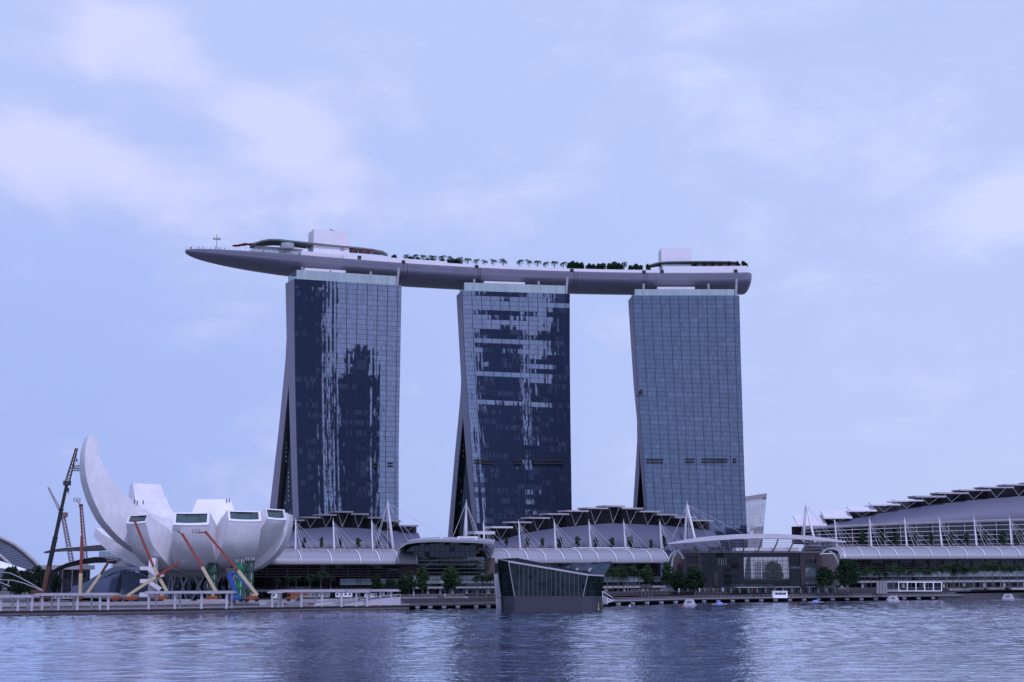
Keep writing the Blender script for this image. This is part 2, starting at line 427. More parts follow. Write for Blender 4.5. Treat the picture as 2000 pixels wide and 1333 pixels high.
# steps between boardwalk and promenade, middle bay
b = MB()
for i in range(4):
    q = off(sub(800, 965, 8), 22 + i * 2); strip(b, q, off(q, 9 - i * 2), 1.7, 2.1 + i * .42)
struct(b.build('promenade_steps', 'deck'))
b = MB()
for x0, x1 in ((805, 905), (922, 968)):
    q = off(sub(x0, x1, 6), 29.4); strip(b, q, off(q, .5), 2.6, 3.9)
struct(b.build('promenade_kerb', 'pale'))

# ---------------------------------------------------------------- three hotel towers
def facade_mat(name, tang, wob, row, pitch0, pitch1, refl):
    mt, t = newmat(name)
    u, v, _ = t.sep(t.n('ShaderNodeUVMap').outputs[0])
    gu, gv, bay = 1.22, 3.05, 6.1
    a, b_ = t.m('DIVIDE', u, gu), t.m('DIVIDE', v, gv)
    cu, cv, cb = t.m('FLOOR', a), t.m('FLOOR', b_), t.m('FLOOR', t.m('DIVIDE', u, bay))
    wn = t.n('ShaderNodeTexWhiteNoise', {'Vector': t.xyz(cu, cv)}, noise_dimensions='2D')
    wr = t.n('ShaderNodeTexWhiteNoise', {'W': cv}, noise_dimensions='1D').outputs['Value']
    wb = t.n('ShaderNodeTexWhiteNoise', {'Vector': t.xyz(cb, cv)}, noise_dimensions='2D').outputs['Value']
    r1, r2, r3 = t.sep(wn.outputs['Color'])
    low = t.noise(t.xyz(t.m('MULTIPLY', u, .36), t.m('MULTIPLY', v, .06)), 1.0, 5, .72)
    wc = t.n('ShaderNodeTexWhiteNoise', {'W': cu}, noise_dimensions='1D').outputs['Value']
    vc = t.m('ADD', t.m('MULTIPLY', t.m('SUBTRACT', wc, .5), .6), t.m('MULTIPLY', t.m('SUBTRACT', r1, .5), .08))
    side = t.m('MULTIPLY', t.m('ADD', vc, t.m('MULTIPLY', t.m('SUBTRACT', low, .5), 2.0)), wob)
    tilt = t.m('MULTIPLY', t.m('ADD', t.m('MULTIPLY', t.m('SUBTRACT', r2, .5), .15), t.m('SUBTRACT', low, .5)), wob * .9)
    tilt = t.m('ADD', tilt, t.m('MULTIPLY', t.m('SUBTRACT', t.m('ADD', t.m('MULTIPLY', wr, .85), t.m('MULTIPLY', wb, .15)), .5), row))
    tilt = t.m('SUBTRACT', tilt, t.n('ShaderNodeMapRange', {0: v, 1: 42.0, 2: 184.0, 3: pitch0, 4: pitch1}).outputs[0])
    nrm = t.vm('ADD', t.xyz(tang[1], -tang[0], 0), t.vm('ADD', t.vm('SCALE', t.xyz(*tang), side), t.vm('SCALE', t.xyz(0, 0, 1), tilt)))
    nrm = t.vm('NORMALIZE', nrm)
    k = t.m('ADD', .88, t.m('MULTIPLY', r3, .24))
    gl = t.n('ShaderNodeBsdfGlossy', {'Color': t.vm('SCALE', t.xyz(*refl), k), 'Roughness': .015, 'Normal': nrm}).outputs[0]
    grp = t.noise(t.xyz(t.m('MULTIPLY', cb, .37), t.m('MULTIPLY', cv, .61)), 1.0, 2, .5)
    lit = t.m('MULTIPLY', t.m('MULTIPLY', t.m('GREATER_THAN', grp, .56), t.m('GREATER_THAN', wn.outputs['Value'], .45)), .12)     # drawn blinds
    df = t.n('ShaderNodeBsdfDiffuse', {'Color': t.vm('ADD', t.xyz(.10, .15, .29), t.xyz(lit, t.m('MULTIPLY', lit, 1.1), t.m('MULTIPLY', lit, 1.5)))}).outputs[0]
    sh = t.n('ShaderNodeMixShader', {0: .86, 1: df, 2: gl}).outputs[0]
    fa, fb, fc = t.m('FRACT', a), t.m('FRACT', b_), t.m('FRACT', t.m('DIVIDE', u, bay))
    ln = t.m('MAXIMUM', t.m('MULTIPLY', t.m('LESS_THAN', fa, .07), .45), t.m('MULTIPLY', t.m('LESS_THAN', fb, .085), .75))
    ln = t.m('MAXIMUM', ln, t.m('MULTIPLY', t.m('LESS_THAN', fc, .075), .85))
    fr = t.n('ShaderNodeBsdfDiffuse', {'Color': (.03, .032, .045, 1)}).outputs[0]
    t.n('ShaderNodeOutputMaterial', {0: t.n('ShaderNodeMixShader', {0: ln, 1: sh, 2: fr}).outputs[0]})
    return mt
HT = 187.0
def tower(label, NW, SW, NE, ledge, redge, apex, wleg, eleg_out, eleg_in, refl_args, screen, coreb, pillars, louv):
    # NW/SW/NE: photo pixels of the roof corners; ledge/redge: bay-side edges going down; wleg: landward edge of the bay-side leg
    nw, sw, ne = PZ(*NW, HT), PZ(*SW, HT), PZ(*NE, HT)
    T = (sw - nw); T.z = 0; L = T.length; T.normalize()
    E_ = (ne - nw); E_.z = 0; E_.normalize()
    nrm = V((E_.y, -E_.x, 0)); 
    q = lambda px, py: PPL(px, py, nw, nrm)
    ln_ = [q(*p) for p in ledge]
    srn = V((T.y, -T.x, 0))
    rn_ = [PPL(px, py, sw, V((T.y, -T.x, 0))) for px, py in redge]
    # resample both edges by height
    def byz(pts, z):
        pts = sorted(pts, key=lambda p: p.z)
        if z <= pts[0].z:
            a_, c_ = pts[0], pts[1]; return a_ + (c_ - a_) * ((z - a_.z) / (c_.z - a_.z))
        for a_, c_ in zip(pts, pts[1:]):
            if z <= c_.z: return a_ + (c_ - a_) * ((z - a_.z) / (c_.z - a_.z))
        return pts[-1].copy()
    root = thing('hotel_tower', (nw.x * .5 + sw.x * .5, nw.y + 15, 0), label, 'hotel tower')
    zs = [3 + (HT - 3) * i / 24 for i in range(25)]
    rows = []
    for z in zs:
        a_, c_ = byz(ln_, z), byz(rn_, z); a_.z = c_.z = z
        rows.append([a_ + (c_ - a_) * (j / 10) for j in range(11)])
    g = MB(); g.grid(rows)
    fac = g.build('glass_facade', facade_mat('curtain_wall_' + refl_args[0], (T.x, T.y, 0), *refl_args[1:]), root)
    # bay-side leg: end walls, back, roof
    outer = lambda z: byz(ln_, z)
    ap = q(*apex); wl = [q(*p) for p in wleg]; eo = [q(*p) for p in eleg_out]; ei = [q(*p) for p in eleg_in]
    Ls = T * (L - .3)
    # end wall polygon of upper body (above the apex)
    zt = [ap.z + (HT - ap.z) * i / 10 for i in range(11)]
    eo_s = [byz(eo, z) for z in zt]
    for s_, nm in ((0, 'end_wall'), (1, 'end_wall')):
        g = MB()
        sh = V((0, 0, 0)) if s_ == 0 else None
        def pt(p, z):
            if s_ == 0: return p
            a_ = byz(rn_, z); a_.z = z
            return a_ + (p - byz(ln_, z))
        g.grid([[pt(byz(eo, z), z), pt(lerp(byz(eo, z), byz(ln_, z), .5), z), pt(byz(ln_, z), z)] for z in zt], flip=s_ == 1)
        # bay-side leg below the apex
        zb = [3 + (ap.z - 3) * i / 10 for i in range(11)]
        g.grid([[pt(byz(wl + [ap], z), z), pt(byz(ln_, z), z)] for z in zb], flip=s_ == 1)
        g.build(nm, 'endw', root)
        g = MB()
        g.grid([[pt(byz(eo, z), z), pt(byz(ei + [ap], z), z)] for z in zb], flip=s_ == 1)
        g.build('landward_leg', 'endw', root)
        # dark glazing of the tall wedge between the legs, set back from the end
        g = MB()
        back = T * (2.2 if s_ == 0 else -2.2)
        g.grid([[pt(byz(ei + [ap], z), z) + back, pt(byz(wl + [ap], z), z) + back] for z in zb], flip=s_ == 1)
        g.build('wedge_glazing', 'winglass', root)
    # inner faces of the legs and landward face
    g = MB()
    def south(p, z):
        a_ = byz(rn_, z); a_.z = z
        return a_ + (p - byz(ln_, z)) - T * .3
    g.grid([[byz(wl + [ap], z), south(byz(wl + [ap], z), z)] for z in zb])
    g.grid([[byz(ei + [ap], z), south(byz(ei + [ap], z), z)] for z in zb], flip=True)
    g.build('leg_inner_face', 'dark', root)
    g = MB()
    zz = [3 + (HT - 3) * i / 16 for i in range(17)]
    g.grid([[byz(eo, z), south(byz(eo, z), z)] for z in zz], flip=True)
    g.build('garden_face', 'winglass', root)
    g = MB()
    g.face([nw, sw, sw + (ne - nw), ne]); g.build('roof', 'conc', root)
    # roof: pale glass screen, white lift core, stub pillars under the deck
    (sx0, sy0), (sx1, sy1), st = screen
    ins = E_ * 2.0
    a_, c_ = nw + ins + T * 2.0, nw + ins + T * (L - 2.5)
    hgt = st
    g = MB()
    bk = E_ * 14
    for p0, p1 in ((a_, c_), (a_, a_ + bk), (c_, c_ + bk), (a_ + bk, c_ + bk)):
        dd = (p1 - p0).normalized(); nn_ = V((dd.y, -dd.x, 0)) * .12
        g.hexa([p0 - nn_, p1 - nn_, p1 + nn_, p0 + nn_], [x + V((0, 0, hgt)) for x in (p0 - nn_, p1 - nn_, p1 + nn_, p0 + nn_)])
    g.build('glass_screen', 'ltglass', root)
    g = MB()
    f0, f1, ch = coreb
    c0 = nw + E_ * 5 + T * (L * f0); c1 = nw + E_ * 5 + T * (L * f1)
    g.hexa([c0, c1, c1 + E_ * 8, c0 + E_ * 8], [p + V((0, 0, ch)) for p in (c0, c1, c1 + E_ * 8, c0 + E_ * 8)])
    g.build('roof_core', 'core', root)
    for f_ in pillars:
        g = MB(); p = nw + E_ * 5.5 + T * (L * f_)
        if f_ > .9: p = nw + E_ * 1.2 + T * (L * f_)
        g.tube([p, p + V((T.x * (1.0 if f_ > .9 else 0), 0, 8.6 if f_ < .9 else 11))], .75, 10); g.build('deck_pillar', 'pale', root)
    # dark double louvre bands two thirds of the way down
    for x0, x1, y in louv:
        g = MB()
        for dy in (-3.3, 2.2):
            def onf(px):
                z = PPL(px, y + dy, sw, srn).z
                a2, c2 = byz(ln_, z), byz(rn_, z); a2.z = c2.z = z
                r = ray(px, y + dy); n2 = V((T.y, -T.x, 0)); tt = (c2 - a2)
                n3 = V((tt.y, -tt.x, 0)).normalized()
                return PPL(px, y + dy, a2 + n3 * .15, n3)
            p0, p1 = onf(x0), onf(x1)
            g.bar(p0, p1, 2.4, 1.0)
        g.build('louvre_band', 'black', root)
    return root, nw, sw, ne, T, E_, L

TW = []
TW.append(tower('left hotel tower, its bay-side glass mirroring two dark columns of distant skyscrapers',
    (575, 545), (784.4, 558), (557.5, 554),
    [(575, 545), (575, 646), (576.2, 741), (579.5, 882), (583.5, 1006)], [(784.4, 558), (781.5, 717), (778.6, 882), (778.6, 1014)],
    (563.7, 752), [(563.7, 752), (567.5, 880), (572, 1010)], [(557.5, 554), (558.7, 610), (560, 675), (555, 730), (545, 832), (527, 991)], [(563.7, 752), (553, 860), (541, 991)],
    ('tall', .014, .006, .0175, .079, (.25, .285, .37)), ((583, 532), (771, 545), 6.0), (.12, .50, 8.2), (.10, .36, .74, .965), [(727, 737, 909), (757, 766, 909)]))
TW.append(tower('middle hotel tower, dark glass broken by pale horizontal strips of mirrored sky',
    (902, 568), (1113, 574.5), (891.5, 578),
    [(902, 568), (904.5, 640), (907, 700), (911, 760), (917, 840), (923, 920), (930, 1010)], [(1113, 574.5), (1113, 700), (1114, 800), (1116, 940), (1117, 1010)],
    (904.3, 815), [(904.3, 815), (911, 900), (925, 1040)], [(891.5, 578), (896, 660), (901, 750), (897, 800), (889, 880), (875, 1045)], [(904.3, 815), (896, 900), (884, 1045)],
    ('banded', .014, .058, .0175, .079, (.245, .28, .365)), ((910, 557), (1101, 564), 5.6), (.22, .60, 7.6), (.13, .73, .97), [(924, 963, 903), (1002, 1018, 903), (1039, 1100, 903)]))
TW.append(tower('right hotel tower, evenly blue-grey glass with a visible black grid and small dark louvre bands',
    (1235, 577.5), (1444, 577.5), (1227, 588),
    [(1235, 577.5), (1238, 640), (1243, 720), (1249.5, 810), (1254.5, 880), (1262, 990)], [(1444, 577.5), (1447, 700), (1451, 830), (1454, 930), (1459, 1040)],
    (1247.8, 868), [(1247.8, 868), (1252, 920), (1258, 990)], [(1227, 588), (1232, 670), (1238, 760), (1245.6, 835), (1244, 870), (1236.5, 990)], [(1247.8, 868), (1249, 920), (1244, 990)],
    ('even', .012, .006, .002, .05, (.155, .19, .25)), ((1238, 566), (1431, 566), 4.4), (.25, .60, 6.6), (.12, .73, .97), [(1262, 1293, 902), (1338, 1355, 901), (1371, 1419, 901), (1431, 1436, 901)]))

for k_, pts_ in ((0, [(558.5, 869 + i * 8.5) for i in range(5)] + [(563.2, 926 + i * 9) for i in range(7)] + [(557, 985), (566.5, 1003)]), (1, [(905.5, 872), (905.2, 882), (904.8, 893), (899, 940), (901, 962), (898, 985), (902, 1005)])):
    root_, nw_, sw_, ne_, T_, E2_, L_ = TW[k_]
    for px, py in pts_:                                # light marks on the wedge glazing, painted in as pale slips
        n_ = V((E2_.y, -E2_.x, 0)); q_ = PPL(px, py, nw_ + T_ * 2.0, n_)
        g = MB(); g.hexa([q_ - E2_ * .9, q_ + E2_ * .9, q_ + E2_ * .9 + T_ * .1, q_ - E2_ * .9 + T_ * .1], [p + V((0, 0, 1.3)) for p in (q_ - E2_ * .9, q_ + E2_ * .9, q_ + E2_ * .9 + T_ * .1, q_ - E2_ * .9 + T_ * .1)]); g.build('light_mark', 'bandglass', root_)
# city across the water, behind the camera: seen only as reflections in the hotel glass
def mirror_x(k, f, y):                               # where a level ray mirrored in tower k's glass reaches depth y
    root_, nw_, sw_, ne_, T_, E2_, L_ = TW[k]
    p = nw_ + T_ * (L_ * f); d_ = V((p.x, p.y, 0)).normalized(); n_ = V((T_.y, -T_.x, 0))
    r_ = d_ - n_ * (2 * d_.dot(n_)); return p.x + r_.x / r_.y * (y - p.y)
CITY = [(0, -.02, .29, -640, 280, 'dark slab tower mirrored in the left third of the left hotel tower glass'),
        (0, .47, .76, -650, 190, 'dark tower mirrored as the shorter column right of centre in the left hotel tower'),
        (0, .54, .70, -700, 214, 'set-back tower mirrored above the shorter column in the left hotel tower'),
        (1, .20, .54, -640, 212, 'dark tower mirrored in the left half of the middle hotel tower'),
        (1, .66, 1.02, -650, 172, 'dark tower mirrored along the right edge of the middle hotel tower'),
        (1, .54, .66, -720, 75, 'narrow tower mirrored in the centre of the middle hotel tower')]
cw = glass('city_glass', (.05, .055, .065), (.02, .022, .03), 9, 14, 1.6, (.05, .052, .06), .02, .3, .95)
for k_, f0, f1, y, h, lab in CITY:
    x0, x1 = mirror_x(k_, f0, y), mirror_x(k_, f1, y)
    r_ = thing('office_tower', ((x0 + x1) / 2, y, 0), lab, 'office tower')
    g = MB(); g.box(((x0 + x1) / 2, y - 20, h / 2), (x1 - x0, 40, h)); g.build('tower_body', cw, r_)
    g = MB(); g.box(((x0 + x1) / 2, y - 20, h + 4), ((x1 - x0) * .5, 22, 8)); g.build('plant_room', 'dark', r_)
g = MB(); g.face([(-5000, -3000, 1.5), (5000, -3000, 1.5), (5000, -560, 1.5), (-5000, -560, 1.5)]); struct(g.build('city_ground', M['far_ground']))

# ---------------------------------------------------------------- sky park: one long boat-shaped deck resting on the three towers
DZ = 203.5                                           # height of the deck's widest line
EDG = [(367, 485.5), (374, 484.6), (395, 484.2), (430, 485), (462, 486.5), (520, 491), (575, 495.5), (631, 500.5), (694, 506.5), (760, 512.3), (800, 515.5), (866, 519.5), (932, 523), (1000, 526.3), (1080, 529.3), (1150, 531.3), (1220, 532.6), (1290, 533.3), (1370, 533.3), (1440, 532.7), (1458.5, 532.5)]
near = [PZ(x, y, DZ) for x, y in EDG]
# smooth the plan line, fit a circle-like arc: quadratic in x through least squares
import numpy as np
fx = np.array([p.x for p in near[4:]]); fy = np.array([p.y for p in near[4:]])
kq = np.polyfit(fx, fy, 2)
X0, X1 = near[0].x + 6.5, near[-1].x
def onp_s(px):                                       # deck-edge x seen at a photo column
    r = ray(px, 525); x = r.x / r.y * 800
    for _ in range(6): x = r.x / r.y * (kq[0] * x * x + kq[1] * x + kq[2])
    return x
def spark(s):                                        # near edge of the full-width hull, its direction and landward normal, at station s (0 tip .. 1 stern)
    x = X0 + (X1 - X0) * s
    y = kq[0] * x * x + kq[1] * x + kq[2]; dy = 2 * kq[0] * x + kq[1]
    t_ = V((1, dy, 0)).normalized()
    return V((x, y, 0)), t_, V((-t_.y, t_.x, 0))
WID = 37.0
def hw(s):                                           # half width, rounded bow
    L_ = s * (X1 - X0)
    k = min(1.0, L_ / 92.0)
    return WID / 2 * math.sqrt(max(0.0, 1 - (1 - k) ** 2.5))
def hd(s):                                           # hull depth
    L_ = s * (X1 - X0); k = min(1.0, L_ / 105.0)
    return .9 + 8.9 * math.sqrt(max(0.0, 1 - (1 - k) ** 1.9))
st = [0, .0015, .004, .009, .016, .025, .04, .06, .085, .115, .15, .19, .24, .29] + [.29 + .71 * i / 36 for i in range(1, 37)]
def centre(s):
    p, t_, n_ = spark(s); return p + n_ * (WID / 2), t_, n_
PROF = [(-1.0, 0), (-1.0, -.1), (-.99, -.22), (-.972, -.33)]   # section: (across, down), a firm chine then a flat curved bottom
PROF += [(-.972 * math.cos(math.pi / 2 * i / 8), -.36 - .64 * math.sin(math.pi / 2 * i / 8) ** .9) for i in range(9)]
PROF += [(-a_, d_) for a_, d_ in PROF[:-1][::-1]]
ROOT = thing('sky_park', (0, 840, DZ), 'long grey boat-shaped roof deck lying across all three hotel towers', 'roof deck')
rows = []
for s in st:
    c, t_, n_ = centre(s)
    rows.append([c + n_ * (hw(s) * u) + V((0, 0, DZ + hd(s) * d_)) for u, d_ in PROF])
# rounded stern
c, t_, n_ = centre(1.0)
for k in (.3, .6, .85, .97):
    f = math.sqrt(1 - k * k)
    rows.append([c + t_ * (4.0 * k) + n_ * (hw(1) * u * (.55 + .45 * f)) + V((0, 0, DZ + hd(1) * d_ * (.25 + .75 * f))) for u, d_ in PROF])
g = MB(); g.grid([list(r) for r in zip(*rows)][::-1], flip=False)
g.face([p for p in rows[-1]])
g.build('hull', 'hull', ROOT, smooth=True)
def ring(s, inset, z):
    c, t_, n_ = centre(s); h = max(.02, hw(s) - inset)
    return c - n_ * h + V((0, 0, z)), c + n_ * h + V((0, 0, z))
g = MB(); g.grid([[*ring(s, .05, DZ + .02)] for s in st]); g.build('deck', 'deck', ROOT)
for px in (788, 796, 935, 939, 1122, 1128, 1258, 1263):      # expansion joints of the hull
    s_ = (onp_s(px) - X0) / (X1 - X0); c_, t_, n_ = centre(s_)
    g = MB(); q_ = [c_ + n_ * (hw(s_) * u * 1.003) + V((0, 0, DZ + hd(s_) * d_ * 1.01)) for u, d_ in PROF[:10]]
    for p0, p1 in zip(q_, q_[1:]): g.bar(p0, p1, .22, .12)
    g.build('joint_seam', 'dark', ROOT)
# pale parapet wall, aft of the observation deck
sp = [s for s in st if s > .16]
for nm, s0, s1, h in (('parapet', .245, .43, 2.9), ('parapet', .43, .84, 1.9), ('parapet', .84, 1.0, 4.4)):
    g = MB(); n = 24; ss_ = [lerp(s0, s1, i / n) for i in range(n + 1)]
    A_ = [ring(s, .3, DZ)[0] for s in ss_]; B_ = [ring(s, .9, DZ)[0] for s in ss_]
    strip(g, A_, B_, DZ, DZ + h)
    A_ = [ring(s, .9, DZ)[1] for s in ss_]; B_ = [ring(s, .3, DZ)[1] for s in ss_]
    strip(g, A_, B_, DZ, DZ + h)
    if s1 == 1.0:
        e0, e1 = ring(1.0, .3, DZ); dd = (e1 - e0).normalized(); 
        g.hexa([e0, e0 + V((.6, 0, 0)), e1 + V((.6, 0, 0)), e1], [p + V((0, 0, h)) for p in (e0, e0 + V((.6, 0, 0)), e1 + V((.6, 0, 0)), e1)])
    g.build(nm, 'core', ROOT)
def onp(px, py, back):                               # photo pixel -> world on the deck's long vertical sheet, `back` metres behind the near edge
    r = ray(px, py)
    s = .5
    x = r.x / r.y * 800
    for _ in range(6):
        y = kq[0] * x * x + kq[1] * x + kq[2] + back; x = r.x / r.y * y
    return EYE + r * (y / r.y)
def sof(px): return (onp(px, 520, 5).x - X0) / (X1 - X0)
# glass railing round the observation deck
g = MB(); s0 = [i / 60 * .25 for i in range(61)]
for sd_ in (0, 1):
    for s in s0[::2]:
        p = ring(s, .5, DZ)[sd_]; g.bar(p, p + V((0, 0, 1.9)), .12)
    for z in (1.0, 1.85):
        q = [ring(s, .5, DZ + z)[sd_] for s in s0]
        for a_, c_ in zip(q, q[1:]): g.bar(a_, c_, .08)
g.build('railing', 'steel', ROOT)
g = MB()
a_, c_ = onp(572, 478, 6), onp(641, 500, 1.2)
ss_ = [lerp(.175, .25, i / 12) for i in range(13)]
A_ = [ring(s, 4, DZ)[0] for s in ss_]; B_ = [ring(s, 18, DZ)[0] for s in ss_]
strip(g, A_, B_, DZ, DZ + 3.4); g.build('terrace_block', 'core', ROOT)
g = MB(); ss_ = [lerp(.255, .42, i / 12) for i in range(13)]
A_ = [ring(s, 3, DZ)[0] for s in ss_]; B_ = [ring(s, 30, DZ)[0] for s in ss_]
strip(g, A_, B_, DZ, DZ + 2.6); g.build('terrace_block', 'core', ROOT)
# gangway-white ramp roof and drum bar
p = onp(561, 487, 6)
g = MB(); g.tube([p, p + V((0, 0, 1.3))], [3.6, 4.5], 24); g.build('drum_bar', 'core', ROOT)
g = MB(); g.tube([p + V((0, 0, 1.3)), p + V((0, 0, 3.3))], 4.2, 24); g.build('drum_glazing', 'ltglass', ROOT)
g = MB()
q = [ring(s, 8, DZ)[0] for s in [lerp(.10, .18, i / 16) for i in range(17)]]
for a_, c_ in zip(q, q[1:]): g.bar(a_ + V((0, 0, 1.6)), c_ + V((0, 0, 1.6)), .3, 3.2)
g.build('glass_balustrade', 'ltglass', ROOT)
def leafroof(name, px0, px1, pts, dpt, th, mt):
    # long curved roof sheet: pts = (px, py of its top line)
    g = MB(); A_ = [onp(px, py, dpt[0]) for px, py in pts]
    rows_ = []
    for i, p in enumerate(A_):
        k = math.sin(math.pi * min(1, max(0, i / (len(A_) - 1)))) ** .5
        wd = dpt[1] * max(.12, k)
        rows_.append([p + V((0, -wd / 2, -.9 - th)), p + V((0, -wd / 2, -.9)), p + V((0, -wd / 4, -.2)), p, p + V((0, wd / 4, -.2)), p + V((0, wd / 2, -.9)), p + V((0, wd / 2, -.9 - th))])
    g.grid(rows_, True); g.face(rows_[0][::-1]); g.face(rows_[-1]); return g.build(name, mt, ROOT, smooth=False)
leafroof('canopy_roof', 0, 0, [(488, 479), (500, 474.5), (515, 470.8), (530, 469.3), (550, 470), (594, 475), (651, 481), (700, 485), (730, 488), (748, 491), (757, 495.5)], (15, 15), .9, 'roofd')
for px, py in ((600, 484), (625, 485), (650, 487), (676, 490), (700, 492), (725, 494), (745, 497)):
    g = MB(); p = onp(px, py, 9); g.bar(V((p.x, p.y, DZ)), p, .3); g.build('canopy_post', 'steel', ROOT)
g = MB(); q0, q1 = onp(514, 480, 9), onp(604, 489, 9)
ss_ = [lerp((q0.x - X0) / (X1 - X0), (q1.x - X0) / (X1 - X0), i / 10) for i in range(11)]
strip(g, [ring(s, 9, DZ)[0] for s in ss_], [ring(s, 20, DZ)[0] for s in ss_], DZ, DZ + 5.8); g.build('restaurant_wall', 'pale', ROOT)
# lift-core boxes
def corebox(px0, px1, ytop, depth, dl, back):
    # straight in the deck's own frame
    a_ = onp(px0, ytop, back); c_ = onp(px1, ytop, back)
    z = (a_.z + c_.z) / 2; a_.z = c_.z = DZ
    dd = (c_ - a_).normalized(); nn_ = V((-dd.y, dd.x, 0)) * depth
    g = MB(); q = [a_, c_, c_ + nn_, a_ + nn_]
    g.hexa(q, [p + V((0, 0, z - DZ)) for p in q]); return g.build('lift_core', 'core', ROOT)
corebox(613, 682.5, 450.5, 13, 0, 9)
corebox(1291, 1351, 485, 13, 0, 10)
g = MB(); p = onp(646, 452, 14); g.ball(p + V((0, 0, .3)), 1.0, 8); g.ball(p + V((1.6, 0, 0)), .8, 8); g.ball(p + V((-1.6, 0, 0)), .7, 8); g.build('roof_fan', 'dark', ROOT)
g = MB(); p = onp(1319, 485, 14); g.bar(p, p + V((0, 0, 1.6)), .12); g.build('lightning_rod', 'steel', ROOT)
# aft restaurant: flat roof on white frames
leafroof('canopy_roof', 0, 0, [(1262, 522), (1270, 517), (1285, 513.5), (1300, 512.6), (1340, 512.2), (1380, 512), (1420, 512), (1436, 512.5), (1444, 516), (1449, 522)], (10, 14), .6, 'roofd')
g = MB()
q0, q1 = onp(1292, 515, 7), onp(1350, 526, 7)
g.hexa([V((q0.x, q0.y, DZ)), V((q1.x, q1.y, DZ)), V((q1.x, q1.y + .3, DZ)), V((q0.x, q0.y + .3, DZ))], [V((q0.x, q0.y, q0.z)), V((q1.x, q1.y, q0.z)), V((q1.x, q1.y + .3, q0.z)), V((q0.x, q0.y + .3, q0.z))])
g.build('restaurant_glazing', 'ltglass', ROOT)
g = MB()
for i in range(13):
    px = 1357 + i * 6.6
    a_ = onp(px, 518, 6); g.bar(V((a_.x, a_.y, DZ)), a_, .3)
a_, c_ = onp(1356, 518.5, 6), onp(1438, 518.5, 6); g.bar(a_, c_, .35)
g.build('white_frame', 'white', ROOT)
for px, py in ((702, 503), (788, 512), (931, 521), (1117, 528.5), (1258, 531.5), (1293, 530.5), (1437, 529.5)):
    g = MB(); p = onp(px, py, -.1); g.box(p, (2.2, .5, 1.9)); g.build('parapet_hatch', 'black', ROOT)
# antenna with a ring, on the bow
p = onp(423, 486, 18); b0 = V((p.x, p.y, DZ))
A_ = thing('antenna_mast', b0, 'thin mast with a horizontal ring standing on the pointed end of the roof deck', 'antenna')
z1 = onp(423, 457.5, 18).z
g = MB(); g.tube([b0, V((b0.x, b0.y, z1))], .14, 6); g.build('pole', 'dark', A_)
g = MB(); zr = onp(423, 467, 18).z
rr = [V((b0.x + 2.2 * math.cos(k * math.pi / 10), b0.y + 2.2 * math.sin(k * math.pi / 10), zr)) for k in range(21)]
g.tube(rr, .17, 6); g.bar(rr[0], rr[10], .12); g.build('ring', 'dark', A_)
# red parasols
def parasol(px, py, back, sc_):
    p = onp(px, py, back); r_ = tag(bpy.data.objects.new('parasol', None), 'red parasol among the canopies on the left part of the roof deck', 'parasol', 'red parasols on the roof deck')
    col.objects.link(r_); r_.location = V((p.x, p.y, DZ))
    g = MB(); g.tube([p + V((0, 0, 0)), p + V((0, 0, -1.0))], [.05, 2.0 * sc_], 10); g.build('shade', 'clothr', r_)
    g = MB(); g.tube([V((p.x, p.y, DZ)), p], .08, 6); g.build('pole', 'steel', r_)
for a in ((461, 477.5, 14, 1.3), (472, 476, 15, 1.3), (480, 474.5, 15, 1.4), (488, 475, 15, 1.2), (496, 474, 14, 1.2), (668, 485, 10, 1.0), (689, 487, 10, 1.0), (711, 489.5, 10, 1.0), (728, 490.5, 10, 1.0)):
    parasol(*a)

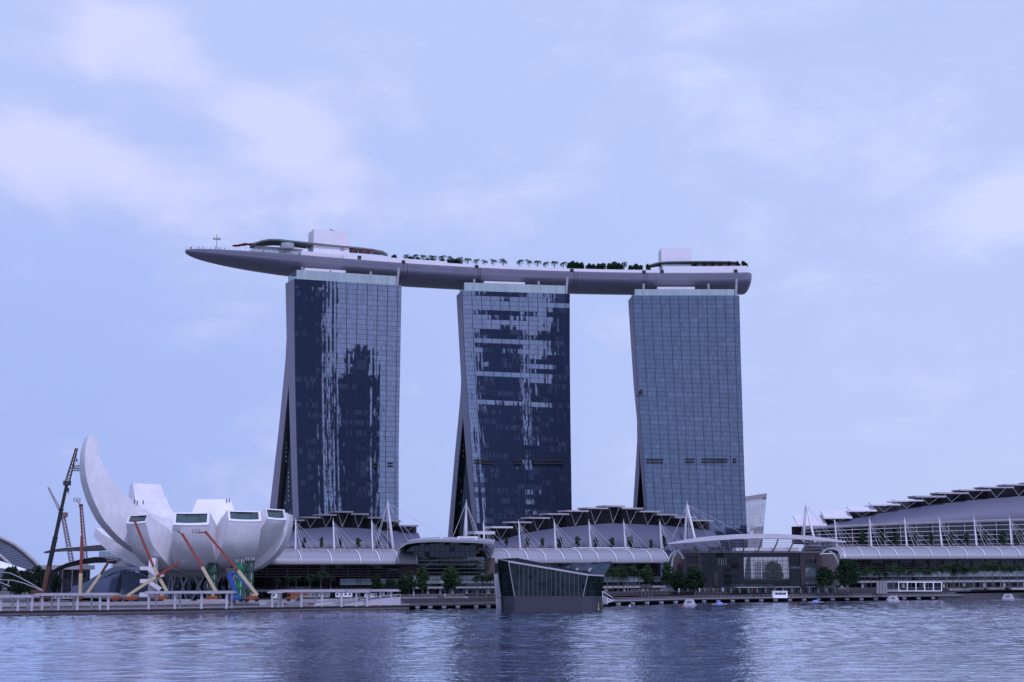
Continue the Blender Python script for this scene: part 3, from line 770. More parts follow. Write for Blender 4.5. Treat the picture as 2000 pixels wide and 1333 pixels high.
# ---------------------------------------------------------------- lotus-shaped museum
CX, CY = P(405, 1100, 560).x, 560.0
CC = V((CX, CY, 0))
MUS = thing('lotus_museum', (CX, CY, 3), 'white lotus-shaped museum with one tall finger on its left, wrapped by lifts', 'museum')
def cr(pts, n):                                      # smooth resample (Catmull-Rom) of a list of tuples
    out = []; N = len(pts) - 1
    for i in range(n + 1):
        u = i / n * N; k = min(int(u), N - 1); f = u - k
        p = [pts[max(0, min(N, k + j))] for j in (-1, 0, 1, 2)]
        out.append(tuple(.5 * (2 * b_ + (c_ - a_) * f + (2 * a_ - 5 * b_ + 4 * c_ - d_) * f * f + (3 * b_ - a_ - 3 * c_ + d_) * f ** 3) for a_, b_, c_, d_ in zip(*p)))
    return out
def petal(az, O, I, H, bulge=.8, window=False, n=18, asym=None, sill=.5):
    a = R(az); u = V((math.sin(a), -math.cos(a), 0)); v = V((math.cos(a), math.sin(a), 0))
    O, I, H = cr(O, n), cr(I, n), cr([(h,) for h in H], n)
    W = lambda r, h, z: CC + u * r + v * h + V((0, 0, z))
    lo = lambda i: -(cr_as[i][0] if asym else H[i][0])
    cr_as = cr([(h,) for h in asym], n) if asym else None
    hi = lambda i: H[i][0]
    g = MB()
    m_ = 8
    def across(i, P_, bl):
        out = []
        for j in range(m_ + 1):
            k = j / m_; h = lerp(lo(i), hi(i), k); w_ = 1 - (2 * k - 1) ** 2
            dr, dz = bl * w_, -bl * w_ * .55
            out.append(W(P_[i][0] + dr, h, P_[i][1] + dz))
        return out
    fade = lambda i: bulge * math.sin(math.pi * (i / n) * .82) if i else 0.0
    g.grid([across(i, O, fade(i)) for i in range(n + 1)])
    g.grid([across(i, I, 0) for i in range(n + 1)], flip=True)
    g.grid([[W(lerp(I[i][0], O[i][0], k), lo(i), lerp(I[i][1], O[i][1], k)) for k in (0, .5, 1)] for i in range(n + 1)])
    g.grid([[W(lerp(O[i][0], I[i][0], k), hi(i), lerp(O[i][1], I[i][1], k)) for k in (0, .5, 1)] for i in range(n + 1)])
    o_, i_ = across(n, O, fade(n)), across(n, I, 0)
    if not window:
        g.grid([o_, i_])
    b = g.build('petal', 'petal', MUS, smooth=True)
    if window:
        out = (u * .62 + V((0, 0, .0)))
        ins = lambda p, q, k: p + (q - p) * k
        g = MB()
        # frame ring round the skylight, proud of the shell
        oo = [p + u * .15 for p in o_]; ii = [p + u * .15 for p in i_]
        c0 = [lerp(a_, b_, .17) for a_, b_ in zip(oo, ii)]; c1 = [lerp(a_, b_, .90) for a_, b_ in zip(oo, ii)]
        f = .07
        def trim(row): 
            return [row[0] + (row[-1] - row[0]) * lerp(f, 1 - f, j / m_) + (row[j] - lerp(row[0], row[-1], j / m_)) for j in range(m_ + 1)]
        c0, c1 = trim(c0), trim(c1)
        g.grid([oo, c0]); g.grid([c1, ii]); g.grid([[oo[0], c0[0]], [ii[0], c1[0]]], flip=True); g.grid([[c0[-1], oo[-1]], [c1[-1], ii[-1]]], flip=True)
        for A_, B_ in ((o_, oo), (ii, i_)): g.grid([A_, B_])
        wn = MB(); d0, d1 = [p - u * .55 for p in c0], [p - u * .55 for p in c1]
        wn.grid([d0, d1])
        g.grid([c0, d0]); g.grid([d1, c1]); g.grid([[c0[0], d0[0]], [c1[0], d1[0]]]); g.grid([[d0[-1], c0[-1]], [d1[-1], c1[-1]]])
        g.build('window_frame', 'white', b)
        mb = MB()
        k = .72
        for j in range(1, m_): 
            pass
        wn.build('skylight', 'skyl', b)
        for q_ in (.3, .5, .7):
            pass
        r0 = [lerp(a_, b_, .78) + u * .06 for a_, b_ in zip(d0, d1)]
        for p0, p1 in zip(r0[2:], r0[3:-2]): mb.bar(p0, p1, .16)
        for j in (2, 4, 6): mb.bar(r0[j], d1[j] + u * .06, .14)
        mb.build('mullion', 'black', b)
    return b
zr = lambda px, py, Y: P(px, py, Y).z
# right petal: profile read off its silhouette
oE = [(3, 13.0), (12, 13.2)] + [(P(x, y, 552).x - CX, zr(x, y, 552)) for x, y in ((496, 1113.5), (519, 1101.6), (545, 1078.6), (559, 1057), (569, 1029), (571, 1004))]
sc_ = lambda prof, k, ztop: [(r * k, z) for r, z in prof if z < ztop - 1.5]
def dpet(az, Rk, px, ytop, ybot, Htip, Hm, cap=1.2, prof=None):
    rt = Rk
    Yt = CY - Rk * math.cos(R(az))
    zb, zt = zr(px, ybot, Yt), zr(px, ytop, Yt)
    pr = prof or oE
    k = Rk / interp([(z, r) for r, z in pr], zb)
    O = sc_(pr, k, zb) + [(Rk, zb)]
    I = [(3, 24), (Rk * .3, 25.5), (Rk * .62, 28.5), (Rk * .85, zt - 2.8), (Rk - cap, zt)]
    N = len(O)
    H = [2.2, 4.2, 5.9] + [Hm] * max(1, N - 5) + [lerp(Hm, Htip, .55), Htip]
    return petal(az, O, I, H, .9, True)
dpet(2, 36, 375, 1001, 1025, 6.7, 7.9)
dpet(34, 36, 478, 998, 1017.5, 6.7, 7.5)
pD4 = [(3, 13), (12, 13.6), (17, 16.5), (21, 20.5), (25.5, 26), (29, 31.5), (31, 36)]
dpet(61, 34.2, 541, 994.5, 1014.5, 6.0, 7.0, 1.2, pD4)
dpet(-36, 36, 270, 1005.5, 1021.5, 5.8, 6.8, 1.4)
petal(90, [(r * .962, z) for r, z in oE], [(3, 24), (10, 25.5), (20, 28), (27, 31), (30, 33), (31, 35), (31.5, 36.5)], [2, 3, 4, 4, 4, 3.5, 3, 2.4], asym=[8] * 8)
petal(126, [(r * .95, z) for r, z in oE], [(3, 24), (10, 25.5), (20, 28), (27, 31), (31, 37.6)], [2.6, 5, 6.5, 7.5, 8, 8, 8, 7])
# tall finger at the left
aA = R(-64); uA = V((math.sin(aA), -math.cos(aA), 0)); vA = V((math.cos(aA), math.sin(aA), 0))
def rz(px, py):
    p = PPL(px, py, CC + vA * 7, vA); return ((p - CC).dot(uA), p.z)
O = [rz(*q) for q in ((372, 1112), (345, 1107), (309, 1097.5), (270, 1077), (242, 1058), (215, 1031), (199, 1010), (183, 978), (176, 959), (169, 936), (166, 911), (166, 885), (169, 866), (173, 852))]
I = [rz(*q) for q in ((372, 1040), (350, 1020), (330, 1012), (297, 1004), (265, 981.6), (242, 965), (221.6, 942), (206, 916.5), (200, 904), (196, 893.6), (193, 881), (191, 869), (190, 860), (189.3, 852.5))]
petal(-64, O, I, [7] * 14, .7, asym=[4, 6, 7, 7.5, 8, 8.2, 8, 7.6, 7, 6.4, 5.4, 4.2, 3, 2], n=30)
# petals behind
zB = zr(278, 946, 590); zC = zr(418, 976, 597)
petal(-131, [(3, 13), (12, 13.2), (22, 15.5), (32, 22), (40, 32), (44.6, 42), (45.5, zB - .6)], [(3, 24), (12, 25.5), (22, 28.5), (30, 33), (36, 39), (40.5, 45.5), (43.2, zB)], [3, 6, 8, 8.6, 8.4, 7.6, 6.8])
petal(-171, [(3, 13), (12, 13.2), (22, 15.5), (30, 22), (35.5, 31), (38, 39), (38.4, zC - .6)], [(3, 24), (12, 26), (20, 29), (27, 33), (32, 38), (34.5, 41.5), (36.4, zC)], [3, 6, 8.5, 9.4, 9, 8, 7])
petal(-106, [(3, 13), (12, 13.2), (26, 15.5), (38, 20.5), (45, 25), (49.5, 28.5)], [(3, 22), (14, 22.5), (28, 24), (38, 26.5), (44, 29), (48.6, 31.8)], [3, 5, 6, 6, 5.2, 4])
petal(165, [(3, 13), (12, 13.2), (22, 15.5), (29, 22), (32, 28), (33, 33)], [(3, 24), (12, 25), (20, 27), (26, 30), (30, 33), (32, 35)], [3, 6, 8, 8, 7.4, 7])
g = MB(); rr_ = [(12, 13.05), (17.5, 14.4), (22, 17.2), (24.5, 21), (24.8, 23), (20, 25.2), (6, 26)]
g.grid([[V((CX + r_ * math.cos(k * math.pi / 24), CY + r_ * math.sin(k * math.pi / 24), z_)) for k in range(48)] for r_, z_ in rr_], True); g.build('bowl_core', 'petal', MUS, smooth=True)
# underside rim, lobby and crossed columns
g = MB(); g.tube([V((CX, CY, 11.6)), V((CX, CY, 13.0)), V((CX, CY, 14.2))], [12.5, 16.5, 18.5], 40); g.build('bowl_base', 'petal', MUS, smooth=True)
g = MB(); g.tube([V((CX, CY, 3)), V((CX, CY, 11.6))], 10.5, 32); g.build('lobby_glazing', 'winglass', MUS)
def ring_pt(a, r, z): return V((CX + r * math.sin(a), CY - r * math.cos(a), z))
for k in range(-5, 6):
    a0 = R(k * 26); 
    g = MB(); g.tube([ring_pt(a0 - R(9), 15, 3), ring_pt(a0 + R(9), 14, 13)], .45, 8); g.build('slanted_column', 'pale', MUS)
    g = MB(); g.tube([ring_pt(a0 + R(9), 15, 3), ring_pt(a0 - R(9), 14, 13)], .45, 8); g.build('slanted_column', 'pale', MUS)

# white stair tower under the bowl
def wb(mb, px0, py0, px1, py1, Y, dep):               # box from a photo rectangle at depth Y
    a_, c_ = P(px0, py1, Y), P(px1, py0, Y)
    mb.box(((a_.x + c_.x) / 2, Y + dep / 2, (a_.z + c_.z) / 2), (c_.x - a_.x, dep, c_.z - a_.z))
ST = thing('stair_tower', (P(295, 1160, 528).x, 530, 3), 'white concrete stair tower with open zigzag flights under the lotus museum', 'stair')
g = MB(); wb(g, 288, 1090, 304, 1168, 529, 4); g.build('shaft', 'petal', ST)
for (a_, c_) in (((273, 1107), (292, 1114)), ((273, 1131.5), (292, 1139.5)), ((272, 1158), (290, 1166))):
    g = MB(); wb(g, *a_, *c_, 526, 3); g.build('landing', 'petal', ST)
for (x0, y0, x1, y1) in ((290, 1111, 308, 1124), (290, 1136, 314, 1152)):
    g = MB(); g.bar(P(x0, y0, 527), P(x1, y1, 527), 2.4, 1.3); g.build('stair_flight', 'petal', ST)
g = MB(); wb(g, 304, 1122, 318, 1127, 527, 3); g.build('landing', 'petal', ST)

# green-netted scaffolds
def scaffold(px0, px1, ytop, ybot, Y, mt, label, lean=0):
    a_, c_ = P(px0, ytop, Y), P(px1, ytop, Y); zt = a_.z; wd = c_.x - a_.x; cx_ = (a_.x + c_.x) / 2; cy_ = Y + wd / 2; z0 = 3.0
    r_ = thing('netted_scaffold', (cx_, cy_, z0), label, 'scaffold', 'netted scaffolds under the lotus museum')
    g = MB(); rows = []
    for i in range(13):
        z = lerp(z0, zt, i / 12); k = wd / 2 * (1 + .07 * math.sin(i * 2.1 + px0)) * (1.06 if i > 8 else 1)
        rows.append([V((cx_ + lean * (i / 12) + k * math.cos(j * math.pi / 8) * (1 + .05 * math.sin(j * 3 + i)), cy_ + k * math.sin(j * math.pi / 8), z)) for j in range(16)])
    g.grid(rows, True); g.face(rows[-1]); g.build('netting', mt, r_)
    for j in range(4):
        g = MB(); x = cx_ + wd / 2 * .95 * math.cos(j * math.pi / 2 + .6); y = cy_ + wd / 2 * .95 * math.sin(j * math.pi / 2 + .6)
        g.tube([V((x, y, z0)), V((x, y, zt + 1.2))], .12, 6); g.build('pole', 'steel', r_)
scaffold(403, 424, 1100, 1160, 533, 'netd', 'scaffold in thin grey-green netting, left of the bright green one')
scaffold(458, 475, 1099, 1166, 528, 'net', 'bright green netted scaffold, tallest under the bowl behind a boom')
scaffold(479, 495, 1095, 1162, 530, 'netd', 'dark green netted scaffold below the museum right petal')
scaffold(446, 460, 1107, 1162, 536, 'netd', 'dark green netted scaffold standing behind the blue lift')

# boom lifts
def boomlift(label, Y, base, joint, tip, jib, basket, cols=('cream', 'red', 'orange'), bodypx=None, w_=.88, grp='boom lifts around the lotus museum'):
    b0 = P(*base, Y); zg = 3.0
    bx = P(*(bodypx or (base[0], 1165)), Y).x
    r_ = thing('boom_lift', (bx, Y, zg), label, 'boom lift', grp)
    g = MB(); g.box((bx, Y, zg + 1.25), (4.6, 2.3, .7)); g.box((bx + .5, Y, zg + 1.8), (2.8, 2.1, .7), 0, .85); g.build('chassis', cols[2], r_)
    for sx in (-1, 1):
        for sy in (-1, 1):
            g = MB(); g.tube([V((bx + sx * 1.7, Y + sy * 1.0, zg + .5)), V((bx + sx * 1.7, Y + sy * 1.4, zg + .5))], .5, 12); g.build('wheel', 'black', r_)
    pts = [b0, P(*joint, Y), P(*tip, Y)]
    g = MB(); g.bar(V((bx, Y, zg + 2.4)), b0, .8, .8); g.bar(b0, pts[1], w_, w_ * 1.15); g.build('lower_boom', cols[0], r_)
    g = MB(); g.bar(pts[1], pts[2], w_ * .8, w_ * .9); g.build('upper_boom', cols[1], r_)
    e = pts[2]
    if jib:
        e2 = P(*jib, Y); g = MB(); g.bar(e, e2, .4, .45); g.ball(e, .6, 8); g.build('jib', cols[1], r_); e = e2
    q = P(*basket, Y)
    g = MB()
    for dz in (0, .55, 1.15):
        for (x0, y0), (x1, y1) in (((-1.2, -.5), (1.2, -.5)), ((1.2, -.5), (1.2, .5)), ((1.2, .5), (-1.2, .5)), ((-1.2, .5), (-1.2, -.5))):
            g.bar(q + V((x0, y0, dz)), q + V((x1, y1, dz)), .1)
    for x in (-1.2, 0, 1.2):
        for y in (-.5, .5): g.bar(q + V((x, y, -.1)), q + V((x, y, 1.2)), .1)
    g.box(q + V((0, 0, -.1)), (2.5, 1.1, .14)); g.bar(e, q, .25); g.build('basket', 'conc', r_)
boomlift('red and cream boom lift reaching the leftmost skylight of the lotus museum', 512, (326, 1156), (300, 1108), (263, 1018), None, (263, 1015), bodypx=(314, 1165))
boomlift('red and cream boom lift reaching just under the middle skylight', 510, (422, 1156), (395, 1108), (357, 1045), (347, 1038), (344, 1036), bodypx=(414, 1165))
boomlift('red and cream boom lift with its base beside the green netting, arm bent left', 509, (503, 1163), (465, 1115), (402, 1040), (387, 1041), (383, 1041), bodypx=(492, 1166))
boomlift('boom lift with a low arm crossing rightwards in front of the stair tower', 511, (249, 1164), (305, 1127), (350, 1099), None, (357, 1099), bodypx=(256, 1166))
boomlift('upright red and cream boom lift beside the tall museum finger', 538, (157, 1160), (158, 1120), (160, 1048), (156, 985), (150, 979), bodypx=(150, 1168), w_=1.1)
boomlift('dull red boom lift leaning right before the faceted theatre wall', 520, (170, 1160), (197, 1122), (212, 1098), None, (216, 1095), bodypx=(224, 1166), cols=('cream', 'rust', 'orange'))
boomlift('blue articulated lift standing before the green scaffold', 508, (461, 1160), (447, 1120), (457, 1119), (484, 1147), (450, 1117), cols=('blue', 'blue', 'blue'), bodypx=(461, 1167), w_=1.2)
boomlift('orange lift parked with its arm lowered behind the promenade canopy', 512, (566, 1158), (590, 1160), (600, 1161), None, (604, 1163), bodypx=(573, 1165), cols=('orange', 'orange', 'orange'))

# telescopic crane at the far left
CR = thing('telescopic_crane', (P(86, 1158, 545).x, 545, 3), 'tall black telescopic crane with a rust-coloured foot and red lattice tip', 'crane')
b0, b1, b2, b3 = P(85, 1160, 545), P(96, 1106, 545), P(131, 944, 545), P(149.5, 876, 545)
g = MB(); g.box((b0.x - 1, 545, 4.6), (11, 3, 1.6)); g.box((b0.x - 2, 545, 6.2), (5, 2.8, 2.2)); g.build('carrier', 'rust', CR)
for dx_ in (-5, -2.6, 1, 3.4):
    g = MB(); g.tube([V((b0.x + dx_, 543.3, 3.7)), V((b0.x + dx_, 546.7, 3.7))], .7, 12); g.build('wheel', 'black', CR)
g = MB(); g.bar(b0, b1, 1.7, 1.7); g.build('boom_foot', 'rust', CR)
g = MB(); m0 = lerp(b1, b2, .34); m1 = lerp(b1, b2, .68)
g.bar(b1, m0, 1.45, 1.45); g.bar(m0, m1, 1.2, 1.2); g.bar(m1, b2, 1.0, 1.0)
for k in (.34, .68): 
    p = lerp(b1, b2, k); g.bar(p - (b2 - b1) * .008, p + (b2 - b1) * .008, 1.6, 1.6)
g.build('boom', 'black', CR)
def lattice(mb, p0, p1, w0, w1, n, th):
    dd = (p1 - p0).normalized(); x = dd.cross(V((0, 1, 0))).normalized(); y = V((0, 1, 0))
    def cn(k): 
        c_ = lerp(p0, p1, k); w_ = lerp(w0, w1, k) / 2; return [c_ + x * (sx * w_) + y * (sy * w_) for sx, sy in ((-1, -1), (1, -1), (1, 1), (-1, 1))]
    pr = cn(0)
    for i in range(1, n + 1):
        cu = cn(i / n)
        for j in range(4):
            mb.bar(pr[j], cu[j], th); mb.bar(pr[j], cu[(j + 1) % 4], th * .7); mb.bar(cu[j], cu[(j + 1) % 4], th * .7)
        pr = cu
g = MB(); lattice(g, b2, b3, 1.5, .7, 10, .22); g.build('lattice_jib', 'rust', CR)
g = MB(); q = P(133, 952, 545); g.box(b2, (2.6, 1.6, 1.8)); g.box(q + V((0, 0, -1.0)), (.8, .6, 1.5)); g.bar(b2, q, .12); g.bar(q + V((0, 0, -1.6)), q + V((.3, 0, -2.6)), .25); g.build('hook_block', 'dark', CR)
g = MB(); q = P(149, 915, 545)
g.bar(b3, q + V((0, 0, 3.0)), .1); g.box(q + V((0, 0, 3.2)), (.5, .5, .9))
for sx in (-1, 1): g.bar(q + V((0, 0, 2.8)), q + V((sx * 1.1, 0, 1.0)), .08)
for dz in (-1, 0, 1): g.box(q + V((0, 0, dz)), (2.4, 1.6, .16))
for sx in (-1.1, -.4, .4, 1.1):
    for sy in (-.7, .7): g.bar(q + V((sx, sy, -1)), q + V((sx, sy, 1)), .14)
g.build('man_basket', 'dark', CR)
CR2 = thing('lattice_crane', (P(144, 1095, 900).x, 900, 1), 'distant thin lattice crane, mast leaning and jib rising to the left behind the black crane', 'crane', 'distant lattice cranes')
g = MB(); lattice(g, P(146, 1130, 900), P(122, 1003, 900), 2.6, 1.8, 22, .3); g.build('mast', 'rustp', CR2)
g = MB(); lattice(g, P(122, 1006, 900), P(94, 952, 900), 1.6, .7, 14, .26); g.build('jib', 'pale', CR2)
g = MB(); g.box(P(123, 1006, 900), (5, 4, 3)); g.build('winch', 'rustp', CR2)
CR3 = thing('lattice_crane', (P(170, 1095, 900).x, 880, 1), 'distant lattice crane showing a short mast right beside the upright boom lift', 'crane', 'distant lattice cranes')
g = MB(); lattice(g, P(170, 1130, 880), P(159, 990, 880), 2.4, 1.2, 22, .28); g.build('mast', 'rustp', CR3)
g = MB(); g.box(P(158, 988, 880), (2, 2, 2)); g.build('head', 'rust', CR3)

# ---------------------------------------------------------------- shopping mall: three blocks along the water
class Block:
    def __init__(s, px0, Y0, px1, Y1, label):
        p0, p1 = P(px0, 1128, Y0), P(px1, 1128, Y1)
        s.p0 = V((p0.x, p0.y, 0)); s.t = V((p1.x - p0.x, p1.y - p0.y, 0)); s.L = s.t.length; s.t.normalize()
        s.n = V((s.t.y, -s.t.x, 0)); s.root = thing('shopping_mall', s.p0 + s.t * s.L / 2, label, 'shopping mall')
    def at(s, px, py, n): return PPL(px, py, s.p0 + s.n * n, s.n)
    def w(s, sl, n, z): return s.p0 + s.t * sl + s.n * n + V((0, 0, z))
    def sof(s, px, py, n): return (s.at(px, py, n) - s.p0).dot(s.t)
    def box(s, g, s0, s1, n0, n1, z0, z1):
        q = [s.w(s0, n1, z0), s.w(s1, n1, z0), s.w(s1, n0, z0), s.w(s0, n0, z0)]
        g.hexa(q, [p + V((0, 0, z1 - z0)) for p in q])
    def prof(s, zt, zb, k=1.0, grow=0.0):
        out = []
        for i in range(9):
            a = math.pi / 2 * i / 8
            out.append((-11 + (11 + grow) * math.sin(a) * k, zb + (zt - zb + grow) * math.cos(a)))
        return out
def mall(B, canopy, ribs, walltop, wallbot, slabs, ybt, zbase, glasspx=None, shops=True, n_slats=5, glaze=None, slabmat='pale'):
    r = B.root
    (cx0, cyt), (cx1, cyb), span = canopy
    zt, zb = B.at(cx0, cyt, -11).z, B.at(cx1, cyb, 0).z
    s0, s1 = B.sof(span[0], cyb, 0), B.sof(span[1], cyb, 0)
    pr = B.prof(zt, zb)
    g = MB(); g.grid([[B.w(lerp(s0, s1, j / 24), n, z) for j in range(25)] for n, z in pr], flip=True)
    und = [(n - .3, z - .45) for n, z in pr]
    o = g.build('canopy_roof', 'canopy', r, smooth=True)
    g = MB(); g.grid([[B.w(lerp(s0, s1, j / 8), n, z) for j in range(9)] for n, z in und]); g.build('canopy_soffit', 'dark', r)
    pr2 = B.prof(zt, zb, 1.0, .35)
    for px in ribs:
        sl = B.sof(px, cyb, 0)
        g = MB(); g.tube([B.w(sl, n, z) for n, z in pr2], .22, 6); g.build('canopy_rib', 'white', r)
    g = MB(); B.box(g, s0, s1, -.3, .3, zb - .5, zb + .1); g.build('gutter', 'conc', r)
    # lower front: dark louvred wall, pale glass band, fascia, shop fronts behind columns
    zA, zB_ = zbase, zb
    H = zB_ - zA
    g = MB(); B.box(g, s0 + 1, s1 - 1, -10, -7, zA + H * .30, zB_ + 4); g.build('louvre_wall', 'brglass', r)
    for i in range(n_slats):
        z = zA + H * (.60 + .38 * i / n_slats)
        g = MB(); B.box(g, s0 + 2, s1 - 2, -6.6, -5.9, z, z + .42); g.build('louvre_slat', 'brown', r)
    nf = int(B.L / 7)
    for i in range(nf):
        sl = lerp(s0 + 3, s1 - 3, i / (nf - 1))
        g = MB(); B.box(g, sl - .35, sl + .35, -7, -5.6, zA + H * .55, zB_); g.build('front_pier', 'dark', r)
    if glasspx:
        for a_, c_ in glasspx:
            q0, q1 = B.sof(a_, 1130, -5), B.sof(c_, 1130, -5)
            g = MB(); B.box(g, q0, q1, -6.5, -5, zA + H * .36, zA + H * .545); g.build('glass_band', 'bandglass', r)
    g = MB(); B.box(g, s0, s1, -8, -3.5, zA + H * .17, zA + H * .235); g.build('fascia', 'pale', r)
    g = MB(); B.box(g, s0, s1, -8, -5, zA + H * .24, zA + H * .32); g.build('fascia_glass', 'winglass', r)
    g = MB(); B.box(g, s0, s1, -9.5, -8, zA, zA + H * .17); g.build('shop_front', 'winglass', r)
    nc = int(B.L / 9)
    for i in range(nc):
        sl = lerp(s0 + 2, s1 - 2, i / (nc - 1))
        g = MB(); B.box(g, sl - .5, sl + .5, -5, -4, zA, zA + H * .17); g.build('column', 'pale', r)
    # terrace, upper curved wall, dark clerestory and stepped roof slabs
    zT = B.at((cx0 + cx1) / 2, ybt, -11.6).z
    g = MB(); B.box(g, s0, s1, -12.2, -11.5, zt - 1.5, zT + .5); g.build('terrace_parapet', 'pale', r)
    g = MB(); B.box(g, s0, s1, -60, -12.3, zT - 2, zT - .6); g.build('terrace', 'conc', r)
    cols = []
    for px, py in walltop:
        yb = interp(wallbot, px)
        top = B.at(px, py, -27); bot = B.at(px, yb, -19)
        sl = (top - B.p0).dot(B.t)
        cols.append([(sl, lerp(-19, -27, k ** 1.5), lerp(bot.z, top.z, k)) for k in (0, .2, .4, .6, .8, 1)])
    g = MB(); g.grid([[B.w(*c[i]) for c in cols] for i in range(6)]); g.build('curved_wall', 'mall_wall', r, smooth=True)
    g = MB()
    if glaze:
        g.grid([[B.w(c[0][0], -19.5, zT - .6) for c in cols], [B.w(c[0][0], -19.5, c[0][2] + .2) for c in cols]]); g.build('terrace_glazing', 'winglass', r)
        for i in range(glaze):
            g = MB()
            for c, d_ in zip(cols, cols[1:]):
                g.bar(B.w(c[0][0], -18.6, lerp(zT, c[0][2], (i + .7) / (glaze + .6))), B.w(d_[0][0], -18.6, lerp(zT, d_[0][2], (i + .7) / (glaze + .6))), .19)
            g.build('sun_rail', 'steel', r)
        sA, sB = cols[0][0][0], cols[-1][0][0]
        n_ = int((sB - sA) / 8.3)
        for i in range(n_):
            sl = lerp(sA, sB, i / n_); zz = interp([(c[0][0], c[0][2]) for c in cols], sl)
            g = MB(); g.bar(B.w(sl, -18.5, zT), B.w(sl, -18.5, zz + .6), .15); g.build('sun_rail_post', 'steel', r)
        g = MB(); g.tube([B.w(c[0][0], -18.6, c[0][2]) for c in cols], .75, 10); g.build('roll_gutter', 'conc', r)
    zr_ = [(c[-1][0], c[-1][2]) for c in cols]
    prev = None
    for (x0, x1, yt, yb, lip) in slabs:
        p0, p1 = B.at(x0, yb, -24), B.at(x1, yb, -24)
        q0, q1 = (p0 - B.p0).dot(B.t), (p1 - B.p0).dot(B.t); z = (p0.z + p1.z) / 2
        zt_ = B.at((x0 + x1) / 2, yt, -24).z
        f0, f1 = -24, -24 - max(3.0, lip)
        lo = [B.w(q0, -24, z), B.w(q1, -24, z), B.w(q1, -36, z + .3), B.w(q0, -36, z + .3)]
        if lip:                                     # slab tilted towards the water: its upper face shows
            hi = [B.w(q0, -24, z + .5), B.w(q1, -24, z + .5), B.w(q1, -24 - lip, zt_ + (zt_ - 11) * lip / 680), B.w(q0, -24 - lip, zt_ + (zt_ - 11) * lip / 680)]
            lo = [B.w(q0, -24, z), B.w(q1, -24, z), B.w(q1, -24 - lip, zt_ - .5), B.w(q0, -24 - lip, zt_ - .5)]
        else:
            hi = [B.w(q0, -24, zt_), B.w(q1, -24, zt_), B.w(q1, -36, zt_ + .3), B.w(q0, -36, zt_ + .3)]
        g = MB(); g.hexa(lo, hi); sb = g.build('roof_slab', 'bone' if lip or (slabmat == 'pale' and x0 < 965) else slabmat, r)
        m_ = (q0 + q1) / 2; zw = interp(zr_, m_)
        for k in (-1, 1):
            g = MB(); g.bar(B.w(m_, -27.5, zw + .2), B.w(m_ + k * (q1 - q0) * .27, -25.5, z - .1), .17); g.build('roof_strut', 'steel', r)
        # dark clerestory behind the struts
        e0, e1 = q0, q1
        g = MB()
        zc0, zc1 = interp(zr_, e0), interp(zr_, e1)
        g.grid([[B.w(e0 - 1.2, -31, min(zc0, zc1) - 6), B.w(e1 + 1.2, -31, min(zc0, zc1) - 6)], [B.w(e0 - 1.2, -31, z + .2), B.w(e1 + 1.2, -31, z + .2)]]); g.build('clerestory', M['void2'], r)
    return zT
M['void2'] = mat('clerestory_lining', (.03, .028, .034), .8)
def mastset(B, lst, label, grp, w_=.38):
    for k, (xb, yb, xt, yt) in enumerate(lst):
        b_, t_ = B.at(xb, yb, -13), B.at(xt, yt, -13)
        r_ = thing('cable_mast', b_, label(k), 'mast', grp)
        g = MB(); g.tube([b_, lerp(b_, t_, .5), t_], [w_, w_ * 1.05, w_ * .6], 10); g.build('pole', 'white', r_)
        g = MB(); g.tube([t_, t_ + V((0, 0, 1.2))], .1, 6); g.build('finial', 'steel', r_)
        z0 = b_.z - .6
        for dx_, nn_, k_ in ((12, -9, .97), (7.5, -9, .95), (4.2, -6, .92), (-1.2, -8, .95), (1.0, -3, .9)):
            e = B.w((b_ - B.p0).dot(B.t) + dx_, nn_, z0 - .2 * (nn_ + 11))
            g = MB(); g.bar(lerp(b_, t_, k_), e, .11); g.build('cable', 'cable', r_)

BL = Block(500, 588, 816, 612, 'left shopping mall block with a stepped dark roof, below the left hotel tower')
BM = Block(936, 626, 1312, 658, 'middle shopping mall block, its stepped roof peaking between middle and right towers')
BR = Block(1640, 690, 2080, 700, 'right shopping mall block whose stepped roof climbs towards the right frame edge')
zL = mall(BL, ((650, 1077), (650, 1100.5), (470, 816)), (588, 647.5, 704, 741, 778, 815), 
     [(520, 1040), (568, 1034), (606, 1032), (642, 1030), (703, 1032), (732, 1034), (775, 1037), (817, 1041)], [(500, 1070), (820, 1071)],
     [(545, 578, 1022, 1024, 0), (570, 595, 1015, 1018, 0), (591, 627, 1009.5, 1012.5, 0), (622, 658, 1004.5, 1007.5, 0), (654, 690, 998.5, 1001.5, 0), (686, 721, 1003, 1006, 0), (719, 751, 1010, 1013, 0), (748, 783, 1016.5, 1019.5, 0), (781, 817, 1026, 1029, 0)],
     1074, 3.2, [(665, 870)], slabmat='conc')
zM = mall(BM, ((1120, 1075), (1120, 1098), (952, 1306)), (961, 996, 1031, 1066, 1101, 1136, 1169, 1204, 1238, 1272, 1305),
     [(944, 1064), (967, 1058), (1014, 1045), (1050, 1037), (1085, 1032), (1120, 1028), (1134, 1027), (1188, 1022.5), (1224, 1023), (1278, 1026), (1332, 1029), (1393, 1036)], [(940, 1070), (1400, 1069)],
     [(928, 967, 1038, 1044, 0), (962, 1002, 1028.5, 1032, 0), (998, 1039, 1019, 1022, 0), (1033.5, 1075, 1010.5, 1013.5, 0), (1070, 1112, 1003, 1006, 0), (1107, 1150, 997, 1000, 0), (1146, 1188, 991.5, 994.5, 0), (1183.5, 1221, 987.5, 990.5, 0), (1216, 1256.5, 992, 995, 0), (1250, 1290, 998, 1001, 0), (1284, 1325, 1004, 1007, 0), (1319, 1359, 1009.5, 1012.5, 0), (1353, 1394, 1015.5, 1018.5, 0)],
     1073, 3.6, [(820, 960), (1180, 1306)])
